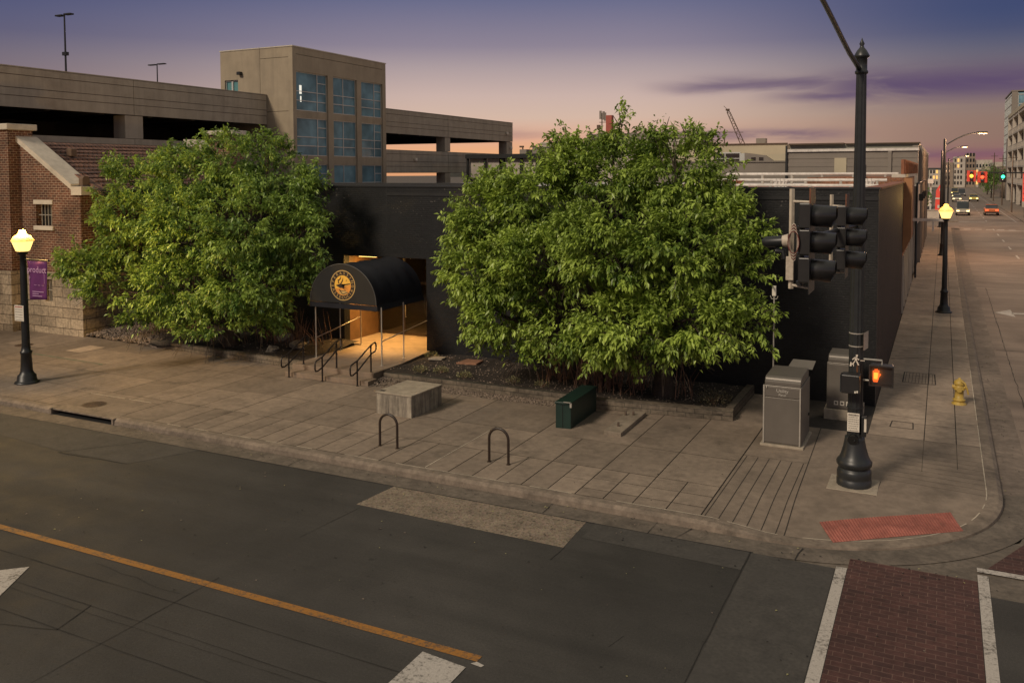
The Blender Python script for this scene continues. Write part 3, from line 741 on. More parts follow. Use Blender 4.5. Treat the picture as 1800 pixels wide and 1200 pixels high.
# ================================================================== black painted building
YF = 27.4
t = thing("black_building", (-17, 34, 0), "low black painted brick building with white flat roof on the street corner", "building")
MB().box(-31.9, -20.8, YF, YF + .35, 0, 6.5).box(-17.05, -1.66, YF, YF + .35, 0, 6.5).box(-20.8, -17.05, YF, YF + .35, 3.86, 6.5).build("front_wall", M["black_brick"], t)
def flecks(m):  # paints gloss glints as pale specks in the colour, more towards the top
    t_ = m.node_tree; b = t_.nodes["Principled BSDF"]; k = NT.__new__(NT); k.m, k.t, k.b = m, t_, b
    src = b.inputs["Base Color"].links[0].from_socket
    x = k.n("ShaderNodeSeparateXYZ"); k.l(k.pos(), x.inputs[0])
    v = k.n("ShaderNodeTexVoronoi"); v.inputs["Scale"].default_value = 7; k.l(k.wall_uv(), v.inputs["Vector"])
    f = k.math("MULTIPLY", k.rng(v.outputs["Distance"], .10, .22, 1, 0), k.rng(k.noise(2.2, k.pos(), 4), .5, .62))
    f = k.math("MULTIPLY", f, k.math("ADD", .18, k.rng(x.outputs[2], 5.0, 6.4, 0, .82)))
    k.setv(b.inputs["Base Color"], k.mix(f, src, (.16, .145, .125, 1)))
flecks(M["black_brick"])
M["side_brick_glow"] = brickmat("black_brick_glow", (0.030, 0.0155, 0.0115), (0.021, 0.0115, 0.0095), (0.013, 0.008, 0.007), 0.21, 0.075, 0.006, rough=0.6, bump=0.8, bdist=0.012, spec=0.3, var=0.4)  # black brick again, with reflected sunset glow put into its colour
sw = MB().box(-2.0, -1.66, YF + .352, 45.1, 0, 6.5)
sw.build("side_wall", M["side_brick_glow"], t)
pc = MB().box(-31.9, -1.62, YF - .03, YF + .40, 6.5, 6.56); pc.build("parapet_cap", M["black_stucco"], t)
MB().box(-2.05, -1.60, YF + .402, 45.1, 6.5, 6.56).build("side_parapet_cap", M["rust"], t)  # rust tone stands in for orange light along this top edge
rf = MB().box(-31.9, -2.05, YF + .402, 60, 6.05, 6.30)
rf.build("roof", M["roof_white"], t)
gr = MB().box(-18.80, -18.765, YF - .004, YF, 4.9, 6.5).box(-31.9, -18.80, YF - .004, YF, 5.72, 5.745).box(-15.42, -15.39, YF - .004, YF, .3, 4.9).box(-18.76, -1.66, YF - .022, YF, 6.18, 6.30)
gr.build("wall_joint", M["black_stucco"], t)
gp = MB().box(-23.5, -14.0, 30.0, 30.3, 6.30, 6.62); gp.build("roof_upstand", M["black_stucco"], t)
# recessed entrance
e = MB().box(-21.02, -20.81, YF + .352, 29.9, .45, 3.86); e.build("timber_side_panel", M["wood"], t)
MB().box(-17.04, -16.84, YF + .352, 29.9, .45, 3.86).build("recess_side_wall", M["black_stucco"], t)
MB().box(-20.8, -17.05, YF + .352, 33.5, 3.80, 3.86).build("recess_ceiling", M["interior"], t)
fr = MB()
for x in (-20.78, -19.55, -18.3, -17.13): fr.box(x - .04, x + .04, 29.7, 29.78, .46, 3.79)
for z0, z1 in ((.46, .56), (2.55, 2.65), (3.68, 3.79)):
    for a, b in ((-20.74, -19.59), (-19.51, -18.34), (-18.26, -17.17)): fr.box(a, b, 29.705, 29.775, z0, z1)
dfm = fr.build("door_frame", M["bronze"], t)
gl = NT("entrance_glass"); gl.b.inputs["Base Color"].default_value = (.03, .024, .018, 1); gl.b.inputs["Roughness"].default_value = .03
gl.b.inputs["Alpha"].default_value = .30
MB().box(-20.74, -17.17, 29.735, 29.745, .46, 3.79).build("door_pane", gl.m, dfm)
for x in (-18.42, -19.43):
    MB().tube([(x, 29.66, 1.2), (x, 29.62, 1.2), (x, 29.62, 1.9), (x, 29.66, 1.9)], .015, 6).build("door_handle", M["steel"], dfm)
room = MB().box(-21.0, -16.9, 33.4, 33.5, .45, 3.8).box(-21.0, -20.9, 29.9, 33.4, .45, 3.8).box(-17.0, -16.9, 29.9, 33.4, .45, 3.8)
room.build("lobby_wall", M["interior"], t)
MB().box(-19.4, -17.2, 31.4, 32.1, .45, 1.55).box(-19.5, -17.1, 31.3, 32.2, 1.56, 1.62).build("reception_counter", M["wood"], t)
MB().box(-20.85, -17.0, 29.8, 33.4, .43, .449).build("lobby_floor", M["landing"], t)
cl = MB().box(-20.55, -19.75, 28.05, 28.35, 3.755, 3.799); cl.build("ceiling_light", M["warm_ceiling"], t)
def lamp(name, loc, energy, color, size=0.1, parent=None, spot=None):
    d = bpy.data.lights.new(name, "POINT"); d.energy = energy; d.color = color; d.shadow_soft_size = size
    o = bpy.data.objects.new(name, d); COL.objects.link(o)
    if parent is not None: o.parent = parent; o.location = Vector(loc) - OFF[parent]
    else: o.location = loc
    return o
lamp("entrance_lamp", (-20.2, 28.2, 3.5), 26, (1.0, .52, .12), .12, t)
for lx in (-19.9, -18.3):
    d = bpy.data.lights.new("downlight", "SPOT"); d.energy = 1000; d.color = (1.0, .56, .17); d.spot_size = R(96); d.spot_blend = .8; d.shadow_soft_size = .12
    o = bpy.data.objects.new("downlight", d); COL.objects.link(o); o.parent = t; o.location = Vector((lx, 28.0, 3.7)) - OFF[t]
lamp("lobby_lamp", (-18.6, 30.6, 3.4), 9, (1.0, .50, .16), .3, t)

# roof pipes, ladder hoop and boxes behind the parapet
for (y, z, x0, x1, r, lab) in ((36.0, 6.50, -9.6, -2.2, .050, "long white pipe along the roof nearest the parapet of the black building"),
                              (41.5, 6.66, -10.5, -2.2, .065, "thick white pipe along the middle of the black building's roof"),
                              (47.5, 6.92, -10.5, -2.0, .075, "highest white pipe at the back of the black building's roof")):
    p = thing("roof_pipe", ((x0 + x1) / 2, y, 6.3), lab, "pipe", "white pipes on the roof")
    MB().tube([(x0, y, z), (x1, y, z)], r, 10).build("pipe_run", M["pipe_white"], p)
    for x in np.arange(x0 + .4, x1, 1.5): MB().box(x - .05, x + .05, y - .08, y + .08, 6.3, z - r * .7).build("pipe_support", M["steel"], p)
tag(MB().box(-10.4, -2.4, 38.4, 38.62, 6.3, 6.52).build("roof_beam", plain("pink_beam", (.36, .20, .16), .7), bevel=.02), "long dull pink beam lying on the black building's white roof", "beam")
for x, w_, lab in ((-8.1, .7, "rusty valve cluster box on the white roof, left of the tall pole"), (-6.15, .5, "pale square box on the white roof beside the tall black pole"), (-2.75, .5, "small pale box on the roof near its street edge")):
    b = MB().box(x - w_ / 2, x + w_ / 2, 38.0, 38.35, 6.3, 6.62).box(x - w_ / 2 - .04, x + w_ / 2 + .04, 37.96, 38.39, 6.62, 6.66)
    for q in (-.15, .0, .15): b.tube([(x + q, 37.95, 6.35), (x + q, 37.95, 6.74)], .03, 6)
    tag(b.build("roof_box", M["pipe_white"] if w_ < .6 else M["rust"]), lab, "roof box", "boxes on the white roof")
lh = MB().tube([(-3.55, 45, 6.3), (-3.55, 45, 7.35), (-3.33, 45, 7.35), (-3.33, 45, 6.3)], .025, 6).tube([(-3.55, 45, 6.95), (-3.33, 45, 6.95)], .02, 6)
tag(lh.build("roof_ladder_hoop", M["black_iron"]), "small black ladder hoop standing on the white roof right of the pole", "ladder")

# ------------------------------------------------------------------ entrance steps, canopy, handrails
t = thing("entrance_steps", (-18.3, 23, .15), "two broad concrete steps and landing leading into the black building", "steps")
MB().box(-19.95, -16.52, 22.95, 23.45, .10, .30).build("lower_step", M["landing"], t, bevel=.012)
MB().box(-20.05, -16.66, 23.452, 25.15, .10, .452).build("stamped_landing", M["landing"], t, bevel=.012)
MB().prism([(-20.05, 25.158), (-16.66, 25.158), (-16.9, 27.39), (-20.05, 27.39)], .10, .450).box(-20.8, -17.05, 27.392, 29.79, .10, .449).build("smooth_landing", M["landing"], t)

t = thing("entrance_canopy", (-18.6, 26, .45), "black barrel vaulted canvas canopy with round gold emblem over the entrance steps", "canopy")
cxc, czc, rc, rz_ = -18.62, 2.52, 1.41, 1.36
Y0, Y1 = 24.45, 27.38
N = 28
arc = [(cxc - rc * math.cos(a), czc + rz_ * math.sin(a)) for a in np.linspace(0, math.pi, N + 1)]
mb = MB(); ys = np.linspace(Y0, Y1, 13)
vs_ = []
for j, y in enumerate(ys):
    sag = 1 - (0.022 if j % 3 else 0.0)
    for x, z in arc: vs_.append((cxc + (x - cxc) * sag, y, czc + (z - czc) * sag))
fs_ = [(j * (N + 1) + i, (j + 1) * (N + 1) + i, (j + 1) * (N + 1) + i + 1, j * (N + 1) + i + 1) for j in range(12) for i in range(N)]
mb.add(vs_, fs_, 0, True)
mb.build("cover", M["awning"], t)
MB().prof_y([(x, z) for x, z in arc][::-1], Y0 - .02, Y0 - .002).build("end_panel", M["awning_face"], t)
pp = MB().tube([(x, Y0 - .015, z) for x, z in arc], .018, 6)
pp.build("piping", plain("grey_piping", (.06, .058, .055), .5), t)
va = MB().box(cxc - rc - .01, cxc + rc + .06, Y0 - .045, Y0 - .022, 2.33, 2.50)
va.quad((cxc + rc + .005, Y0, 2.53), (cxc + rc + .08, Y0 - .02, 2.33), (cxc + rc + .08, Y1, 2.33), (cxc + rc + .005, Y1, 2.53)).quad((cxc - rc - .005, Y0, 2.53), (cxc - rc - .08, Y0 - .02, 2.33), (cxc - rc - .08, Y1, 2.33), (cxc - rc - .005, Y1, 2.53))
va.build("valance", M["awning"], t)
for x, y, zt in ((-19.95, 24.62, 2.45), (-19.95, 26.02, 2.45), (-19.95, 27.30, 2.45), (-17.08, 24.55, 2.45), (-17.08, 25.9, 2.45)):
    MB().tube([(x, y, .45), (x, y, zt)], .022, 8).lathe((x, y, .45), [(.06, 0), (.06, .012)], 12).build("post", M["steel"], t)
MB().tube([(-19.95, 24.64, 1.18), (-19.95, 27.28, 1.52)], .018, 8).build("side_rail", M["steel"], t)
MB().tube([(-17.08, 24.57, 1.28), (-17.0, 27.35, 1.58)], .018, 8).build("side_rail", M["steel"], t)
# emblem: ring lettering, sun disc and a dark horned shape
ecx, ecz, er = -18.60, 3.14, .53
def disc(mb, r, y, mi=0, n=48, r_in=None):
    if r_in is None: mb.add([(ecx + r * math.cos(a), y, ecz + r * math.sin(a)) for a in np.linspace(0, 2 * math.pi, n, endpoint=False)], [tuple(range(n))], mi)
    else:
        A = np.linspace(0, 2 * math.pi, n, endpoint=False)
        mb.add([(ecx + q * math.cos(a), y, ecz + q * math.sin(a)) for q in (r, r_in) for a in A], [(i, (i + 1) % n, n + (i + 1) % n, n + i) for i in range(n)], mi)
ye = Y0 - .024
mb = MB(); disc(mb, er, ye, 0, 48, er * .945); disc(mb, er * .945, ye, 1, 48, er * .66); disc(mb, er * .66, ye, 2)
def epoly(pts, dy, mi): mb.add([(ecx + x * er, ye - dy, ecz + z * er) for x, z in pts], [tuple(range(len(pts)))], mi)
epoly([(.66 * math.cos(a), .66 * math.sin(a)) for a in np.linspace(math.pi * 1.12, math.pi * 2.04, 20)], .002, 3)
epoly([(-.35, -.42), (-.1, -.3), (.25, -.34), (.42, -.5), (.1, -.62), (-.2, -.58)], .003, 0)
for pts in ([(-.56, -.02), (-.2, .10), (.18, .08), (.10, -.14), (-.2, -.18)], [(-.1, .06), (.62, .16), (.60, .10), (-.05, -.05)], [(.0, -.02), (.40, -.10), (.05, -.09)], [(.02, -.08), (.42, -.26), (.0, -.15)], [(.0, -.12), (.36, -.40), (-.06, -.16)],
            [(-.34, .10), (-.40, .38), (-.36, .38), (-.26, .12)], [(-.38, .32), (-.22, .44), (-.12, .60), (-.16, .40), (-.34, .26)], [(-.2, .10), (-.06, .30), (.04, .52), (.02, .28), (-.12, .08)], [(.26, .34), (.30, .38), (.34, .34), (.30, .30)],
            [(-.30, -.30), (-.02, -.60), (.0, -.56), (-.24, -.26)], [(.02, -.60), (.44, -.44), (.44, -.40), (.02, -.55)], [(-.16, -.36), (.26, -.38), (.26, -.35), (-.16, -.33)]):
    epoly(pts, .005, 1)
def ring_text(body, a0, a1, flip):
    for i, ch in enumerate(body):
        a = a0 + (a1 - a0) * i / (len(body) - 1); rr = er * .80
        px, pz = ecx + rr * math.cos(a), ecz + rr * math.sin(a); rot = a - math.pi / 2 if not flip else a + math.pi / 2
        ca, sa = math.cos(rot), math.sin(rot)
        text_mb(mb, ch, er * .27, lambda x, y, z: (px + x * ca - y * sa, ye - .004 - z, pz + x * sa + y * ca), 4, .001)
ring_text("EPERASSING", math.pi * 1.02, -.02, False)
ring_text("ASSECUCIA", math.pi * 1.13, math.pi * 1.87, True)
mb.build("emblem", [M["letter_gold"], M["logo_dark"], M["gold"], M["amber"], M["letter_gold"]], t)

def handrail(x, label):
    t = thing("handrail", (x, 22.9, .15), label, "handrail", "handrails on the entrance steps")
    for (y, z0, z1) in ((22.84, .15, .96), (23.60, .45, 1.34)): MB().tube([(x, y, z0), (x, y, z1)], .028, 8).lathe((x, y, z0), [(.05, 0), (.05, .01)], 10).build("post", M["rail"], t)
    loop = [(22.56, .90), (22.84, .965), (23.60, 1.345), (23.83, 1.40), (23.89, 1.36), (23.89, 1.16), (23.83, 1.10), (23.60, 1.04), (22.84, .62), (22.60, .545), (22.50, .56), (22.47, .62), (22.47, .80), (22.50, .87), (22.56, .90)]
    MB().tube([(x, y, z) for y, z in loop], .025, 8).build("loop", M["rail"], t)
handrail(-19.68, "dark looped handrail at the far left end of the entrance steps, against the shrubs")
handrail(-18.27, "dark looped handrail in the middle of the entrance steps")
handrail(-16.86, "dark looped handrail at the right end of the steps, by the gravel heap")

# ------------------------------------------------------------------ planting beds
def pebbles(n, area, size, zf, name, label, cat, cols=(0.5, 1.4)):
    V, F, T = [], [], []
    base = np.array([(1, 0, 0), (0, 1, 0), (-1, 0, 0), (0, -1, 0), (0, 0, .8), (0, 0, -.6)])
    fa = [(0, 1, 4), (1, 2, 4), (2, 3, 4), (3, 0, 4), (1, 0, 5), (2, 1, 5), (3, 2, 5), (0, 3, 5)]
    mb = MB()
    while n > 0:
        x, y = area()
        if x is None: continue
        n -= 1
        s_ = rnd.uniform(*size); b = base * nrs.uniform(.6, 1.2, (6, 1)) * s_ + nrs.uniform(-.2, .2, (6, 3)) * s_
        a = rnd.uniform(0, 6.28); c, q = math.cos(a), math.sin(a)
        mb.add([(x + p[0] * c - p[1] * q, y + p[0] * q + p[1] * c, zf(x, y) + p[2] + s_ * .2) for p in b], fa)
        T += [rnd.uniform(*cols)] * 8
    return tag(mb.build(name, M["pebble"], attr=T), label, cat, kind="stuff")
def bump2(x, y): return .03 * math.sin(x * 2.1 + y) + .025 * math.sin(y * 3.3 - x * 1.3)
def soil(name, x0, x1, y0, y1, zf, parent=None, m=M["soil"], step=.18, inside=lambda x, y: True):
    mb = MB(); xs_ = np.linspace(x0, x1, int((x1 - x0) / step) + 2); ys_ = np.linspace(y0, y1, int((y1 - y0) / step) + 2)
    for x in xs_:
        for y in ys_: mb.v.append((x, y, zf(x, y) + rnd.uniform(-.012, .012)))
    n = len(ys_)
    for i in range(len(xs_) - 1):
        for j in range(n - 1):
            if inside(xs_[i], ys_[j]): mb.f.append((i * n + j, (i + 1) * n + j, (i + 1) * n + j + 1, i * n + j + 1)); mb.m.append(0); mb.sm.append(True)
    return mb.build(name, m, parent)
zr = lambda x, y: .35 + bump2(x, y) + (.06 if x < -14 else 0)
t = thing("planter_bed", (-11, 25.5, .15), "raised mulch bed with stone edging right of the entrance steps", "planting bed")
soil("mulch", -16.62, -5.35, 23.95, 27.38, zr, t)
MB().box(-16.55, -9.15, 23.86, 24.08, .10, .41).build("front_edging", M["edging"], t, bevel=.02)
MB().prism([(-9.13, 23.58), (-5.06, 24.02), (-5.10, 24.34), (-9.13, 23.92)], .10, .43).build("front_edging", M["edging"], t, bevel=.02)
MB().prism([(-5.36, 24.33), (-5.12, 24.36), (-5.12, 27.38), (-5.36, 27.38)], .10, .42).build("side_edging", M["edging"], t, bevel=.02)
zl = lambda x, y: .30 + bump2(x, y) * 1.2 + (.10 * (y - 24.6) if y > 24.6 else 0)
t = thing("planter_bed", (-24, 25.8, .15), "dark planting bed under the left tree with low brown edging", "planting bed")
soil("mulch", -28.2, -20.1, 24.45, 27.38, zl, t)
MB().prism([(-28.3, 24.62), (-21.6, 24.10), (-20.1, 24.0), (-20.1, 24.22), (-21.6, 24.34), (-28.3, 24.88)], .10, .40).build("front_edging", M["edging"], t, bevel=.02)
zm = lambda x, y: .17 + .10 * max(0, y - 24.4) + bump2(x, y)
soil_l = soil("gravel_bed", -32.45, -28.2, 24.2, 27.38, lambda x, y: zm(x, y) - .03, None, M["soil"], .2, lambda x, y: y > 24.95 - .1 * (x + 32) and y > 24.4); tag(soil_l, kind="structure")
def areaL():
    x, y = rnd.uniform(-32.4, -27.2), rnd.uniform(24.3, 27.35)
    if y < 24.95 - .1 * (x + 32) + rnd.uniform(-.12, .1): return None, None
    if x > -28.3 and (y > 24.75 or rnd.random() < .4): return None, None
    return x, y
pebbles(2600, areaL, (.035, .085), zm, "loose_gravel", "bed of brown loose stones beside the stone wall corner", "gravel", (.5, 1.6))
def areaS():
    x = rnd.uniform(-16.6, -9.3); y = rnd.uniform(23.25, 23.86)
    if x < -15 and rnd.random() < .6: x = rnd.uniform(-16.6, -15.2); y = rnd.uniform(23.0, 23.86)
    return x, y
pebbles(2200, areaS, (.015, .038), lambda x, y: .152 + (.10 * sstep(-x, 15.2, 16.3) * (y - 22.9)), "gravel_strip", "grey gravel strip between pavement and stone edging right of the steps", "gravel", (.4, 1.5))
pebbles(1500, lambda: (rnd.uniform(-16.5, -5.5), rnd.uniform(24.1, 27.3)), (.010, .032), zr, "bark_chips", "small pale chips strewn over the dark mulch bed", "bark chips", (.3, 2.2))
pebbles(450, lambda: (rnd.uniform(-28, -20.2), rnd.uniform(24.6, 27.3)), (.012, .04), zl, "bark_chips", "scattered chips in the dark bed under the left tree", "bark chips", (.2, 1.4))

def leafcloud(points, normals, size, droop, aspect=.36, tone=None):
    """many folded leaves as arrays: two triangles each, hinged on the midrib"""
    n = len(points)
    ax = normals + nrs.normal(0, .55, (n, 3)); ax[:, 2] -= droop
    ax /= np.linalg.norm(ax, axis=1)[:, None]
    sd = np.cross(ax, nrs.normal(0, 1, (n, 3)) * np.array([.36, .36, .12]) + np.array([0, 0, 1.0])); sd /= np.linalg.norm(sd, axis=1)[:, None] + 1e-9
    nn = np.cross(sd, ax)
    L = size * nrs.uniform(.65, 1.25, (n, 1)); Wd = L * aspect
    b = points; tip_ = points + ax * L - np.array([0, 0, 1]) * L * .12
    l = points + ax * L * .45 + sd * Wd * .5 + nn * L * .08; r = points + ax * L * .45 - sd * Wd * .5 + nn * L * .08
    V = np.stack([b, r, tip_, l], 1).reshape(-1, 3)
    return V, tone
def leafmesh(name, V, tone, mat, parent):
    n = len(V) // 4
    me = bpy.data.meshes.new(name)
    off = OFF[parent]; V = V - np.array(off)
    me.vertices.add(len(V)); me.vertices.foreach_set("co", V.astype(np.float32).ravel())
    idx = np.empty((n, 2, 3), np.int32); q = np.arange(n) * 4
    idx[:, 0] = np.stack([q, q + 1, q + 2], 1); idx[:, 1] = np.stack([q, q + 2, q + 3], 1)
    me.loops.add(n * 6); me.loops.foreach_set("vertex_index", idx.ravel())
    me.polygons.add(n * 2); me.polygons.foreach_set("loop_start", np.arange(n * 2) * 3)
    me.update(calc_edges=True)
    ca = me.color_attributes.new("tone", "FLOAT_COLOR", "POINT")
    buf = np.ones((len(V), 4), np.float32); buf[:, :3] = np.repeat(tone, 4)[:, None]
    ca.data.foreach_set("color", buf.ravel())
    me.materials.append(mat)
    o = bpy.data.objects.new(name, me); COL.objects.link(o); o.parent = parent; OFF[o] = off
    return o
def tuft(x, y, r, h, label, mat, n=180, cat="plant", size=.07, group=None, z=None):
    z = zr(x, y) if z is None else z
    t = thing("low_plant", (x, y, z), label, cat, group)
    a = nrs.uniform(0, 2 * math.pi, n); q = r * np.sqrt(nrs.uniform(0, 1, n)); hh = h * nrs.uniform(.15, 1, n) * (1 - .5 * (q / r) ** 2)
    P = np.stack([x + q * np.cos(a), y + q * np.sin(a), z + hh], 1); Nn = np.stack([np.cos(a) * .6, np.sin(a) * .6, np.full(n, 1.1)], 1)
    V, _ = leafcloud(P, Nn, size, 0, .3)
    leafmesh("foliage", V, nrs.uniform(0, 1, n), mat, t)
    st = MB()
    for i in range(9):
        a_ = rnd.uniform(0, 6.28); st.tube([(x, y, z - .05), (x + math.cos(a_) * r * .5, y + math.sin(a_) * r * .5, z + h * .6)], .006, 4)
    st.build("stems", M["twig"], t)
for (x, y, lab) in ((-16.35, 26.6, "green clump beside the entrance landing at the wall end of the bed"), (-15.5, 24.5, "small pale succulent clump nearest the entrance steps"), (-14.8, 24.65, "second pale succulent clump from the entrance steps"),
                    (-13.85, 24.55, "pale succulent clump in front of the reddish stepping slab"), (-12.1, 24.6, "thin grey leaved plant midway along the mulch bed"), (-11.0, 24.4, "spreading pale plant behind the edging left of the green cabinet")):
    tuft(x, y, .26, .22, lab, M["tuft"], 200 if x < -13 else 110, group="small plants in the mulch bed")
tuft(-5.75, 24.75, .48, .42, "low brownish shrub at the right end of the mulch bed", M["shrub"], 520, "shrub", .08)
for i, (x, y, s_, lab) in enumerate(((-23.1, 26.6, .38, "rounded dark boulder in the bed left of the canopy post"), (-21.9, 26.0, .33, "smaller dark boulder nearest the entrance steps"), (-22.6, 25.3, .25, "low dark rock in front of the two boulders"))):
    bm_ = MB().lathe((x, y, zl(x, y) - .1), [(s_ * .7, 0), (s_, s_ * .3), (s_ * .9, s_ * .7), (s_ * .45, s_ * .98), (.02, s_ * 1.02)], 9, smooth=False)
    bm_.v = [(a + rnd.uniform(-.06, .06), b + rnd.uniform(-.06, .06), c + rnd.uniform(-.03, .03)) for a, b, c in bm_.v]
    tag(bm_.build("boulder", M["streak"]), lab, "boulder", "boulders in the dark bed")
tag(MB().prism([(-15.0, 26.0), (-14.28, 26.15), (-14.32, 26.75), (-14.95, 26.7)], .40, .47).build("stepping_slab", plain("reddish_slab", (.24, .12, .07), .8), bevel=.012), "reddish square slab lying in the mulch bed by the black wall", "slab")
tag(MB().prism([(-16.2, 26.1), (-15.7, 26.2), (-15.72, 26.6), (-16.2, 26.5)], .43, .49).build("stepping_slab", M["block"], bevel=.012), "small grey slab lying in the mulch bed next to the landing", "slab")
# meter box and board beside the brick wall
t = thing("meter_box", (-32.1, 27.1, .3), "small white metal meter box low on the wall behind the gravel bed", "meter box")
MB().box(-32.43, -31.78, 26.95, 27.38, .25, .98).build("body", M["plate"], t, bevel=.02)
MB().box(-32.36, -31.84, 26.938, 26.95, .55, .92).build("door", plain("grey_door", (.34, .31, .26), .5), t); MB().box(-32.2, -31.95, 26.93, 26.938, .45, .5).build("label_plate", M["ink"], t)
tag(MB().box(-31.74, -31.28, 27.25, 27.39, .25, 1.5).build("timber_board", plain("grey_brown_board", (.15, .105, .07), .8, scale=3), bevel=.01), "upright weathered board beside the white meter box", "board")

# ================================================================== the two big trees
RT = [(-10.3, 25.0, 7.15, 1.0, .85), (-8.89, 25.0, 6.9, 2.14, 1.28), (-11.33, 25, 6.05, 1.9, 1.35), (-12.84, 24.8, 5.5, 1.5, 1.25), (-6.96, 25, 6.9, 1.82, 1.33), (-5.95, 24.8, 5.7, 1.2, 1.2), (-12.89, 24.5, 4.02, 1.54, 1.36), (-10.6, 23.8, 4.36, 1.87, 1.53), (-8.31, 23.4, 4.98, 1.93, 1.45), (-6.56, 23.6, 4.86, 1.73, 1.42), (-5.3, 24.3, 4.38, 1.03, 1.18), (-12.14, 24.2, 2.47, 1.33, 1.07), (-9.87, 23.8, 2.61, 1.35, 1.01), (-7.89, 23.2, 2.77, 1.75, 1.12), (-6.2, 23.5, 3.0, 1.56, 1.02), (-5.06, 24, 3.01, 0.94, 0.7), (-7.08, 23.8, 2.0, 1.37, 0.56), (-8.86, 24, 1.95, 1.15, 0.6), (-10.65, 25, 8.05, 0.39, 0.74), (-8.62, 25, 8.45, 0.36, 0.70), (-7.48, 25, 8.23, 0.43, 0.58), (-6.55, 25, 8.05, 0.59, 0.53), (-13.39, 25, 6.63, 0.66, 0.83), (-14.2, 24.6, 5.06, 0.59, 0.52), (-14.34, 24.4, 3.96, 0.44, 0.48), (-4.47, 24.6, 5.41, 0.38, 0.35), (-4.55, 24.2, 2.55, 0.30, 0.22), (-9.85, 25, 7.6, 0.62, 0.45), (-13.56, 24.2, 3.1, 0.54, 0.54), (-12.95, 24.2, 1.51, 0.72, 0.5), (-11.36, 24.2, 1.38, 0.88, 0.53)]
LT = [(-29.95, 25.6, 6.69, 1.37, 1.3), (-27.36, 25.6, 6.92, 1.71, 1.25), (-24.93, 25.6, 7.36, 1.55, 1.21), (-22.94, 25.6, 7.13, 1.55, 1.29), (-21.29, 25.4, 6.18, 1.05, 1.05), (-29.25, 24.8, 4.86, 1.72, 1.61), (-25.42, 24, 5.0, 1.92, 1.71), (-22.43, 23.8, 5.09, 1.84, 1.63), (-20.95, 24.8, 5.05, 1.05, 1.15), (-30.63, 24, 3.38, 1.38, 0.87), (-29.19, 24, 2.42, 1.69, 1.01), (-25.35, 23.6, 2.9, 1.91, 1.27), (-22.29, 23.6, 3.07, 1.83, 1.22), (-21.25, 25.0, 3.5, 0.85, 1.0), (-27.34, 24, 1.42, 1.43, 0.62), (-24.17, 23.8, 1.46, 1.68, 0.74), (-22.3, 24.3, 1.9, 1.0, 0.7), (-31.19, 23.4, 3.64, 0.68, 0.5), (-25.05, 25.6, 8.35, 0.4, 0.53), (-24.04, 25.6, 8.22, 0.33, 0.44), (-22.77, 25.6, 8.2, 0.47, 0.64), (-19.75, 24.6, 5.11, 0.48, 0.48), (-19.64, 24.6, 4.0, 0.44, 0.36), (-31.62, 25.6, 7.52, 0.53, 0.62), (-31.27, 25, 6.1, 0.61, 0.61)]
